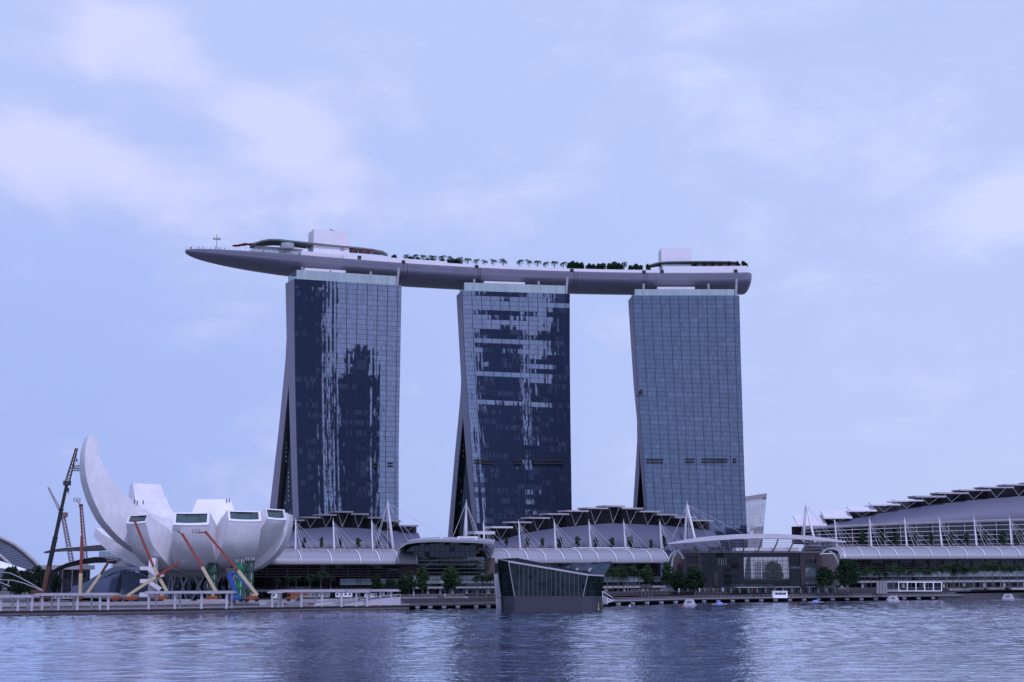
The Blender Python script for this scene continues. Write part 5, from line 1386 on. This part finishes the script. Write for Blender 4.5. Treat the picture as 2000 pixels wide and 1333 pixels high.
# ---------------------------------------------------------------- boats, dinghies, buoys
def wedge(g, L0, W0, L1, W1, z0, z1, c=(0, 0)):
    lo = [V((c[0] - L0 / 2, -W0 / 2, z0)), V((c[0] + L0 / 2, -W0 / 2, z0)), V((c[0] + L0 / 2, W0 / 2, z0)), V((c[0] - L0 / 2, W0 / 2, z0))]
    hi = [V((c[1] - L1 / 2, -W1 / 2, z1)), V((c[1] + L1 / 2, -W1 / 2, z1)), V((c[1] + L1 / 2, W1 / 2, z1)), V((c[1] - L1 / 2, W1 / 2, z1))]
    g.hexa(lo, hi)
def boat(px, py, L_, label, rz=0.0):
    p = PZ(px, py, 0); r_ = thing('covered_boat', (0, 0, 0), label, 'boat', 'white covered boats by the boardwalk')
    g = MB(); wedge(g, L_ * .92, 2.0, L_ * 1.08, 2.5, -.3, .45); g.build('hull', 'pale', r_)
    g = MB(); wedge(g, L_ * .95, 2.3, L_ * .6, 1.7, .45, 2.5, (-.1, 0)); g.build('cabin_cover', M['pcanopy'], r_)
    for sy in (-1, 1):
        g = MB(); g.box((-L_ * .06, sy * 1.06, 1.45), (L_ * .34, .12, .7)); g.build('window', 'grglass', r_)
    r_.location = p; r_.rotation_euler.z = rz
boat(1347, 1184, 4.8, 'white covered boat moored beside the orange buoy')
boat(1744, 1175.5, 5.3, 'white covered boat with a blue bundle, below the frame shelter', .1)
boat(1969, 1171.5, 5.5, 'white covered boat moored by the right frame edge', -.1)
def dinghy(px, py, label):
    p = PZ(px, py, 0); r_ = thing('dinghy', (0, 0, 0), label, 'boat', 'low dinghies under blue tarpaulin')
    g = MB(); wedge(g, 5.6, 1.2, 6.2, 1.5, -.2, .28); g.build('hull', 'pale', r_)
    g = MB(); g.ball((0, 0, .3), 1.15, 10, .6); 
    g.v = [V((q.x * 1.4, q.y * .65, q.z)) for q in g.v]; g.build('tarpaulin', 'bluet', r_); r_.location = p
dinghy(1405, 1181, 'low white dinghy with a blue tarpaulin, right of the boat by the orange buoy')
dinghy(1593, 1177, 'low white dinghy with a blue tarpaulin, between the kiosk and the grey cylinders')
def buoy(px, py, r, mt, label):
    p = PZ(px, py, 0); g = MB(); g.ball(p + V((0, 0, r * .5)), r, 12); g.tube([p + V((0, 0, r * 1.3)), p + V((0, 0, r * 1.8))], r * .2, 6); tag(g.build('buoy', mt, None, True), label, 'buoy')
buoy(1334, 1188, .55, 'red', 'round orange-red buoy in front of the leftmost covered boat')
buoy(1554, 1184, .55, 'red', 'small red buoy floating off the boardwalk, right of the kiosk')
buoy(1230, 1184.5, .35, 'white', 'tiny white buoy near the gangway')
p = PZ(1169, 1191, 0); g = MB(); g.tube([p, p + V((0, 0, 2.2))], .09, 6); g.ball(p + V((0, 0, .1)), .3, 8); tag(g.build('marker_post', 'yellow'), 'thin yellow marker post in the water by the dark pavilion', 'marker')

# ---------------------------------------------------------------- plants
def leafquad(g, c, s, n=None):
    n = (n or V((random.gauss(0, 1), random.gauss(0, 1), random.gauss(0, .8)))).normalized()
    x = n.orthogonal().normalized(); a_ = random.uniform(0, 6.28); y = n.cross(x)
    u = (x * math.cos(a_) + y * math.sin(a_)) * s; v = n.cross(u).normalized() * s * random.uniform(.45, .8)
    g.face([c - u, c - v, c + u, c + v])
def tree_proto(name, H, rw, clumps, nleaf, ls, mt, trunk=.22, label='x', cat='tree', z0=.34):
    r_ = thing(name, (0, 0, 0), label, cat)
    g = MB(); tt = []
    th = H * z0
    g.tube([V((0, 0, -.4)), V((rw * .03, 0, th * .6)), V((0, rw * .03, th * 1.2)), V((0, 0, H * .75))], [trunk, trunk * .8, trunk * .65, trunk * .2], 7)
    cs = []
    for i in range(clumps):
        k = i / max(1, clumps - 1); z = lerp(th, H * .93, k); 
        rr = rw * (math.sin(math.pi * (.16 + .74 * k)) ** .8) * .72; a_ = i * 2.4 + random.uniform(-.5, .5); q = random.uniform(.45, 1)
        c = V((rr * q * math.cos(a_), rr * q * math.sin(a_), z)); cs.append((c, rw * random.uniform(.28, .46)))
        g.tube([V((0, 0, max(th * .5, z - rw * .6))), c], [trunk * .4, trunk * .12], 5, False)
    g.build('trunk', 'bark', r_)
    g = MB()
    for i in range(nleaf):
        c, cr_ = random.choice(cs)
        v = V((random.gauss(0, 1), random.gauss(0, 1), random.gauss(0, .85))).normalized() * cr_ * random.uniform(.5, 1.08)
        leafquad(g, c + v, ls * random.uniform(.6, 1.25))
    g.build('crown', mt, r_)
    return r_
def palm_proto(H, R_, nf, label, cat='palm', trunk=.16, mt='palm', lw=.5):
    r_ = thing('palm_tree', (0, 0, 0), label, cat)
    g = MB(); g.tube([V((0, 0, -.4)), V((.12, 0, H * .4)), V((.05, .1, H * .8)), V((0, 0, H))], [trunk * 1.3, trunk, trunk * .85, trunk * .7], 7); g.build('trunk', 'bark', r_)
    g = MB()
    for i in range(nf):
        a_ = i * 2.399 + random.uniform(-.2, .2); el = random.uniform(.1, 1.15) if i > nf * .3 else random.uniform(-.3, .4)
        d_ = V((math.cos(a_), math.sin(a_), 0)); pts = []
        p = V((0, 0, H)); e = el
        for k in range(7):
            pts.append(p.copy()); p = p + (d_ * math.cos(e) + V((0, 0, math.sin(e)))) * (R_ / 6); e -= .33
        sd_ = V((-d_.y, d_.x, 0))
        for k in range(6):
            wdt = lw * R_ * .42 * math.sin(math.pi * (.22 + .7 * k / 6))
            for s_ in (-1, 1):
                m_ = (pts[k] + pts[k + 1]) / 2
                tip = m_ + sd_ * (s_ * wdt) + (pts[k + 1] - pts[k]) * .9 - V((0, 0, wdt * .55))
                g.face([pts[k], pts[k] * .35 + pts[k + 1] * .65, tip])
    g.build('crown', mt, r_)
    return r_
def scatter(proto, H0, lst, labels, grp=None):
    for i, (px, ytop, ybot, Y, *k) in enumerate(lst):
        a_, c_ = P(px, ybot, Y), P(px, ytop, Y); s_ = (c_.z - a_.z) / H0
        sx = s_ * (k[0] if k else 1)
        lab = labels[i] if isinstance(labels, list) else labels
        if i == 0: o = proto; o.location = a_; o.scale = (sx, sx, s_); o['label'] = lab
        else: o = dup(proto, a_, random.uniform(0, 6.28), lab, (sx, sx, s_))
        if grp: o['group'] = grp
# tall and round promenade trees
tp = tree_proto('shade_tree', 10, 2.6, 16, 2300, .30, 'leaf')
scatter(tp, 10, [(825, 1107, 1168, 556, 1.05), (879, 1106, 1168, 560, 1.4), (800, 1115, 1167, 560, 1.0), (1265, 1104, 1160, 618, 1.0), (1303, 1099, 1158, 624, .95)],
        ['tall leafy tree below the right end of the left mall canopy', 'widest tall leafy tree, with twin stems, before the left mall entrance', 'slender airy tree just left of the tall leafy tree by the left entrance', 'bright leafy tree beside the timber shelter', 'tall two-tiered leafy tree at the end of the middle mall canopy'], 'promenade trees')
tr_ = tree_proto('round_tree', 8, 3.4, 20, 2600, .32, 'leafd', z0=.26)
scatter(tr_, 8, [(735, 1124, 1166, 556, .8), (761, 1132, 1166, 556, 1.0), (786, 1129, 1166, 556, 1.0), (1325, 1117, 1160, 622, 1.05), (1358, 1111, 1160, 622, 1.2), (1612, 1109, 1153, 630, 1.15), (1656, 1094, 1153, 632, 1.15)],
        ['round dark tree, leftmost of three low ones by the ramp', 'low round dark tree, middle of three by the ramp', 'round dark tree, right of three low ones by the ramp', 'round dark tree just right of the two-tiered tree', 'broad dark tree left of the main entrance glass', 'round dark tree right of the shop sign by the entrance', 'largest dark tree, at the left end of the right mall canopy'], 'dark round promenade trees')
a_ = P(1512, 1150, 735); s_ = (P(1512, 1098, 735).z - a_.z) / 8
dup(tr_, a_, 1.0, 'broad tree seen through the glass of the main entrance hall', (s_ * 1.05, s_ * 1.05, s_))
pp = palm_proto(9, 3.5, 22, 'x', lw=1.0)
scatter(pp, 9.6, [(540, 1131, 1161, 560), (562, 1127, 1161, 562), (578, 1127, 1161, 560), (605, 1125, 1161, 562), (627, 1119, 1161, 560), (645, 1126, 1161, 562)], 'palm standing right of the lotus museum, behind the promenade canopy', 'palms right of the lotus museum')
for grp, lab, lst in (('palms left of the dark pavilion', 'palm in the short row left of the dark glass pavilion', [(932, 1126, 1165, 556), (942, 1124, 1165, 558), (950, 1122, 1165, 556), (958, 1122, 1165, 558), (966, 1121, 1165, 557)]),
                      ('palms right of the dark pavilion', 'palm in the row right of the dark glass pavilion', [(1187, 1116, 1162, 612), (1197, 1114, 1162, 616), (1208, 1112, 1162, 612), (1217, 1111, 1162, 616), (1227, 1113, 1162, 612), (1238, 1112, 1162, 616), (1249, 1115, 1162, 612)]),
                      ('palms before the right mall', 'palm in the long row in front of the right mall block', [(1690, 1115, 1150, 672), (1702, 1112, 1150, 676), (1714, 1113, 1150, 672), (1728, 1114, 1150, 676), (1745, 1112, 1150, 672), (1762, 1110, 1150, 676), (1780, 1112, 1150, 672), (1797, 1111, 1150, 676), (1813, 1113, 1150, 672), (1832, 1108, 1150, 676), (1850, 1111, 1150, 672), (1862, 1112, 1150, 676), (1873, 1104, 1150, 674), (1886, 1108, 1150, 676), (1902, 1109, 1150, 672), (1926, 1106, 1149, 674), (1940, 1107, 1149, 676), (1955, 1108, 1149, 672), (1971, 1106, 1149, 676), (1988, 1107, 1149, 672)])):
    for (px, yt, yb, Y) in lst:
        a_ = P(px, yb, Y); s_ = (P(px, yt + random.uniform(-5, 5), Y).z - a_.z) / 9.6
        dup(pp, a_, random.uniform(0, 6.28), lab, (s_ * random.uniform(.95, 1.2), s_ * random.uniform(.95, 1.2), s_), grp)
# roof-terrace trees
tt = tree_proto('terrace_tree', 4, .95, 9, 420, .2, 'leaf', .07)
lst = []
for B, pts, zz in ((BL, ((594, 1050), (628, 1049), (664.6, 1051), (699.7, 1051), (737.5, 1053)), zL), (BM, ((989, 1050), (1029.5, 1050), (1059, 1050), (1093, 1049), (1127.7, 1048), (1163.7, 1049), (1195, 1050), (1231, 1047), (1271, 1053), (1297, 1047)), zM), (BR, ((1684, 1038), (1722, 1036), (1750, 1040), (1787, 1042), (1818.6, 1042), (1857, 1038), (1887, 1040), (1923, 1039), (1958, 1037), (1989, 1036)), zR)):
    nm = {id(BL): 'left', id(BM): 'middle', id(BR): 'right'}[id(B)]
    for x, y in pts:
        t_ = B.at(x, y, -15.5); b_ = V((t_.x, t_.y, zz - .6)); lst.append((b_, (t_.z - b_.z) / 4, 'small potted tree on the terrace of the %s mall block' % nm, 'terrace trees of the %s mall block' % nm))
for i, (b_, s_, lab, grp) in enumerate(lst):
    wk = random.uniform(.75, 1.25)
    if i == 0: tt.location = b_; tt.scale = (s_, s_, s_); tt['label'] = lab; tt['group'] = grp
    else: dup(tt, b_, random.uniform(0, 6.28), lab, (s_ * wk, s_ * wk, s_), grp)
# palms and shrubs on the sky park
sp_ = palm_proto(5.2, 2.5, 11, 'x', trunk=.16, mt='leafd', lw=1.1)
first = True
for px, py in ((793.6, 497.5), (811, 496), (827, 497), (845, 498), (863, 499), (880, 501), (898, 503), (913.6, 503.5), (930, 506), (947, 507.5), (964.4, 506), (982.6, 506), (1016, 506.5), (1033.4, 507), (1050, 508), (1066, 511), (1083, 509), (1100.6, 511), (1219, 512)):
    t_ = onp(px, py, 7); b_ = V((t_.x, t_.y, DZ)); s_ = (t_.z - DZ) / 5.9
    lab, grp = 'small dark palm in the row along the sky deck between the towers', 'palms on the sky deck'
    if first: sp_.location = b_; sp_.scale = (s_, s_, s_); sp_['label'] = lab; sp_['group'] = grp; first = False
    else: k = random.uniform(.85, 1.2); dup(sp_, b_, random.uniform(0, 6.28), lab, (s_ * k, s_ * k, s_), grp)
sb = tree_proto('roof_shrub', 3, 1.9, 14, 900, .3, 'leafd', .06, z0=.12)
for k_ in sb.children:
    if k_.name.startswith('crown'):
        for v_ in k_.data.vertices:                   # flatten and spread the top so the shrub is a low mound
            f_ = 1 + .55 * max(0, v_.co.z - 1.0) / 2; v_.co.x *= f_; v_.co.y *= f_; v_.co.z *= .88
first = True
for px, py, k in ((770, 498, 1.2), (803, 501, 1.2), (815, 503, 1.3), (833, 505, 1.3), (846, 505, 1.1), (864, 506, 1.0), (877, 507, 1.0), (888, 506, 1.4), (896, 507.5, 1.2), (1112, 513, 1.1), (1120, 510.5, 1.4), (1128, 512, 1.2), (1136, 513, 1.1), (1150, 515, 1.1), (1158, 516, 1.0), (1168, 515, 1.1), (1177, 514, 1.2), (1190, 514, 1.1), (1199, 511, 1.2), (1207, 514, 1.2), (1213, 517, 1.0), (1232, 518, 1.2), (1243, 516, 1.2), (1250, 518, 1.0), (1266, 516, .9), (1358, 511, .5), (1376, 513, .5), (1392, 510, .5), (1407, 511.5, .5), (1424, 510, .5), (1440, 510, .5), (1452, 510, .7), (1456, 514, .8)):
    t_ = onp(px, py, 6 if px < 1300 else 3.5); zb_ = DZ if px < 1300 else DZ + 3.5
    b_ = V((t_.x, t_.y, zb_)); s_ = (t_.z - zb_) / 2.9
    lab, grp = ('dark shrub on the sky deck between the towers', 'shrubs along the sky deck') if px < 1300 else ('thin small tree along the restaurant at the right end of the sky deck', 'small trees at the sky deck restaurant')
    sx = k * .9 if px < 1300 else k
    if first: sb.location = b_; sb.scale = (sx, sx, s_); sb['label'] = lab; sb['group'] = grp; first = False
    else: dup(sb, b_, random.uniform(0, 6.28), lab, (sx, sx, s_), grp)

# ---------------------------------------------------------------- far left: garden dome, white canopies, theatre, trees
GD = thing('garden_dome', (P(20, 1110, 1150).x, 1160, 1), 'ribbed domed greenhouse sloping down at the left frame edge', 'greenhouse')
arc = [(-70, 1036), (-30, 1042), (0, 1056), (20, 1066), (40, 1081), (58, 1097), (76, 1116), (84, 1128)]
rows = [[P(x - k * 34, y + k * 9, 1150 + 0) + V((0, -k * 14 + 10, 0)) for x, y in arc] for k in range(5)]
g = MB(); g.grid(rows); g.build('glazed_shell', 'vmglass', GD, smooth=True)
for k in range(5):
    g = MB(); g.tube([p + V((0, -.8, 1.0)) for p in rows[k]], 1.5, 6); g.build('arch_rib', 'pale', GD)
g = MB()
for k in range(4):
    for i in range(len(arc) * 4 - 4):
        j, f = divmod(i, 4); p0 = lerp(rows[k][j], rows[k][j + 1], f / 4); p1 = lerp(rows[k + 1][j], rows[k + 1][j + 1], (f + .5) / 4); g.bar(p0, p1, .5)
g.build('shell_lattice', 'brown', GD)
WC = thing('curved_canopy', (P(30, 1115, 760).x, 600, 1.5), 'white sweeping canopy with thin arched beams under the greenhouse at the left edge', 'canopy')
g = MB(); q0 = [P(x, y, 760) for x, y in ((-60, 1085), (0, 1096), (25, 1104), (50, 1112), (72, 1120))]; q1 = [P(x, y, 750) for x, y in ((-60, 1100), (0, 1110), (25, 1112), (50, 1116), (70, 1121))]
g.grid([q1, q0]); g.build('roof_sheet', 'white', WC)
for pts in (((-30, 1113), (0, 1117.5), (20, 1120), (40, 1129), (60, 1140), (84, 1154)), ((-20, 1131), (0, 1132.5), (25, 1134), (48, 1140), (84, 1155)), ((-20, 1136), (0, 1138), (20, 1146)), ((17, 1134), (15, 1145))):
    g = MB(); g.tube([P(x, y, 538) for x, y in pts], .2, 6); g.build('arched_beam', 'pale', WC)
g = MB(); wb(g, -40, 1145, 14, 1152, 748, 8); g.build('pavilion_room', 'canopy', WC)
TH = thing('theatre', (P(190, 1130, 640).x, 650, 1.5), 'theatre with a dark glass vault, floating curved roof blades and blue faceted walls', 'theatre')
def vault(name, px0, px1, yt, yb, Y, dep, mt):
    rows = []
    for i in range(13):
        k = i / 12; x = lerp(px0, px1, k)
        s_ = math.sin(math.pi * lerp(.06, .62, k)); rows.append([P(x, lerp(yb, yt, s_ * math.sin(math.pi / 2 * j / 8) ** .8), Y) + V((0, dep * (1 - math.cos(math.pi / 2 * j / 8)), 0)) for j in range(9)])
    g = MB(); g.grid([list(r) for r in zip(*rows)]); return g.build(name, mt, TH, smooth=True)
vault('glass_vault', 134, 290, 1092, 1162, 640, 22, 'vmglass')
for (pts, nm) in (([(88, 1079.5), (105, 1074.5), (135, 1070.5), (165, 1068.5), (190, 1066), (215, 1064), (240, 1064)], 'roof_blade'), ([(106, 1116), (118, 1108), (135, 1101), (160, 1094), (185, 1089.5), (205, 1089), (232, 1094)], 'roof_blade')):
    g = MB(); n = len(pts)
    up2 = [P(x, y, 632) for x, y in pts]; th = [.4 + 2.0 * min(1, i / (n * .55)) for i in range(n)]
    rows = [[p + V((0, -3 - th[i], 0)), p + V((0, 0, .35)), p + V((0, 6 + 4 * th[i], 0)), p + V((0, 2, -th[i]))] for i, p in enumerate(up2)]
    g.grid(rows, True); g.face(rows[0][::-1]); g.face(rows[-1]); g.build(nm, 'bone' if pts[0][1] < 1100 else 'conc', TH)
g = MB(); wb(g, 193, 1077, 236, 1094, 636, 10); g.build('fly_tower', M['ltglass'], TH)
g = MB(); wb(g, 80, 1112, 160, 1160, 700, 14); g.build('side_hall', 'brglass', TH)
g = MB(); wb(g, 78, 1104, 162, 1113, 697, 20); g.build('hall_roof', 'pale', TH)
for x in (90, 113, 121, 140): 
    g = MB(); wb(g, x - .9, 1113, x + .9, 1160, 697, .8); g.build('hall_column', 'pale', TH)
M['facet'] = panels('blue_faceted_cladding', (.10, .125, .20), 3, 3, .4, .85, .12, .06)
for pts, Y in (([(140, 1162), (184, 1162), (184, 1133), (140, 1146)], 600), ([(184, 1162), (224, 1162), (236, 1116), (184, 1137)], 598), ([(238, 1162), (290, 1162), (290, 1128), (262, 1117), (238, 1117)], 596)):
    g = MB(); q = [P(x, y, Y) for x, y in pts]; g.prism(q, (0, 8, 0)); g.build('faceted_wall', 'facet', TH)
g = MB(); q = [P(x, y, 590) for x, y in ((214, 1107), (247, 1090), (262, 1094), (280, 1108))]; g.prism(q, (0, 5, 0)); g.build('wing_wall', 'canopy', TH)
g = MB(); wb(g, 270, 1110, 460, 1162, 602, 4); g.build('rear_hall', 'winglass', TH)
td = tree_proto('rain_tree', 9, 5.2, 17, 1700, .42, 'leafg', z0=.3)
scatter(td, 9, [(20, 1110, 1165, 560, .75), (48, 1116, 1165, 565, .9), (72, 1109, 1165, 575, .6), (34, 1136, 1168, 552, .9), (108, 1124, 1165, 570, .6), (62, 1138, 1168, 552, .8), (-8, 1134, 1166, 550, .8)],
        ['dark spreading tree with a flat layered top at the far left', 'dark spreading tree under the white canopy beam', 'dark tree just left of the crane foot', 'low dark tree at the far left, in front of the layered one', 'dark tree seen right of the crane foot before the theatre hall', 'low dark tree left of the crane foot', 'dark tree cut by the left frame edge'], 'dark trees by the theatre')
RB = thing('hotel_annexe', (P(1475, 1040, 1000).x, 1008, 1.5), 'pale sloping glass building peeping out right of the right hotel tower', 'building')
g = MB(); q = [P(1440, 1100, 1000), P(1486, 1100, 1000), P(1497, 971, 1000), P(1440, 980, 1000)]; g.grid([[q[0], q[1]], [q[3], q[2]]]); g.build('glass_face', glass('pearl_glass', (.72, .74, .8), (.5, .5, .52), 3, 3.2, .2, (.4, .4, .43), .02, .45, .2), RB)
g = MB(); p_ = [P(1438, 981, 999.5), P(1497.5, 971.5, 999.5), P(1498, 963.5, 999.5), P(1438, 973, 999.5)]; g.prism(p_, (0, 14, 0)); g.build('parapet', 'pale', RB)
g = MB(); g.grid([[q[1], q[1] + V((0, 14, 0))], [q[2], q[2] + V((0, 14, 0))]]); g.build('side_wall', 'pale', RB)

# ---------------------------------------------------------------- people and the bird
def person_mesh(mt):
    g = MB()
    g.tube([V((-.11, 0, 0)), V((-.1, .02, .45)), V((-.09, 0, .88))], [.06, .075, .1], 8)
    g.tube([V((.11, .03, 0)), V((.1, .05, .45)), V((.09, 0, .88))], [.06, .075, .1], 8)
    g.tube([V((0, 0, .82)), V((0, 0, 1.1)), V((0, 0, 1.38)), V((0, 0, 1.5))], [.17, .155, .2, .07], 10)
    g.tube([V((-.2, 0, 1.38)), V((-.27, .02, 1.1)), V((-.25, -.08, .85))], [.06, .05, .04], 7)
    g.tube([V((.2, 0, 1.38)), V((.27, .02, 1.1)), V((.25, -.1, .86))], [.06, .05, .04], 7)
    g.ball((0, 0, 1.63), .115, 10, 1.15)
    return g
PM = {k: person_mesh(k) for k in ('cloth', 'clothw', 'clothr')}
PR = {}
def person(loc, mt, label, grp=None, rz=0.0):
    if mt not in PR:
        o = PM[mt].build('person', mt, None, True); PR[mt] = o
    else:
        o = PR[mt].copy(); col.objects.link(o)
    o.location = loc; o.rotation_euler.z = rz; tag(o, label, 'person', grp)
for px, mt in ((371, 'cloth'), (382, 'cloth'), (390, 'cloth'), (401, 'cloth'), (409, 'cloth'), (423, 'clothw'), (431, 'cloth'), (437, 'cloth'), (441, 'cloth'), (448, 'cloth'), (496, 'cloth'), (500, 'clothw'), (520, 'cloth'), (574, 'cloth')):
    s_ = max(.006, (onp(px, 486, 2).x - X0) / (X1 - X0)); p = ring(s_, 1.6, DZ + .02)[0]
    person(p, mt, 'visitor in %s clothes at the railing on the left end of the roof deck' % ('white' if mt == 'clothw' else 'dark'), 'visitors in %s on the roof deck' % ('white' if mt == 'clothw' else 'dark'))
for px, Y, z, mt, lab in ((869, 548, 3.4, 'clothw', 'person in white on the promenade below the twin-stemmed tree'), (1412, 612, 4.5, 'clothw', 'person in white left on the upper promenade by the main entrance'), (1470, 612, 4.5, 'clothr', 'person in red on the upper promenade by the main entrance'), (1326, 600, 4.5, 'clothw', 'person in white beneath the two-tiered tree'),
        (1472, 596, 1.95, 'cloth', 'person in dark clothes on the boardwalk left of the kiosk'), (1546, 598, 1.95, 'clothr', 'person in red on the boardwalk right of the kiosk'), (1366, 612, 4.5, 'clothw', 'person in white on the upper promenade below the broad dark tree'), (553, 470, 1.8, 'clothw', 'person in white on the boardwalk beside the pale barrier')):
    p = P(px, 1150, Y); person(V((p.x, Y, z)), mt, lab)
bpy.context.view_layer.update()
dg = bpy.context.evaluated_depsgraph_get()
for px, py, mt, lab in ((263, 984, 'clothr', 'worker in red on ropes, uppermost on the tall museum finger'), (268.5, 986, 'cloth', 'worker in dark clothes on ropes just below the one in red'), (280, 985, 'cloth', 'worker in dark clothes on the petal right of the tall finger'), (443, 982, 'cloth', 'left of two workers near the top of the back petal'), (448.5, 981, 'cloth', 'right of two workers near the top of the back petal')):
    r = ray(px, py).normalized(); hit, loc, nrm, *_ = sc.ray_cast(dg, EYE, r)
    if hit and loc.y < 720: person(loc - V((0, .25, .1)), mt, lab)
p = P(1250, 772, 140)
BD = MB()
BD.tube([p + V((-.36, 0, -.05)), p + V((-.24, 0, .0)), p + V((0, 0, 0)), p + V((.2, 0, -.03)), p + V((.4, 0, -.06))], [.02, .1, .13, .09, .12], 8)
for s_ in (-1, 1):
    rows = []
    for k in range(5):
        f = k / 4; q = p + V((.0 + .10 * f, s_ * (.06 + .2 * f), .06 + .5 * math.sin(f * 1.4)))
        c_ = .42 * (1 - .55 * f); rows.append([q + V((-c_ * .5, 0, 0)), q + V((0, 0, .03)), q + V((c_ * .6, 0, 0))])
    BD.grid(rows)
tag(BD.build('bird', 'black'), 'black bird flying with raised wings in front of the right tower', 'bird')
# far wood beyond the hotel: one mass low on the horizon
g = MB()
for i in range(5200):
    x = random.uniform(-1100, 1100); h = 7 + 4 * math.sin(x * .021) + 3 * math.sin(x * .063 + 1)
    leafquad(g, V((x, random.uniform(1300, 1380), random.uniform(.5, max(3, h)))), random.uniform(1.6, 3.6))
o = g.build('far_wood', 'leafd'); o['kind'] = 'stuff'; o['label'] = 'low dark line of far trees beyond the hotel'
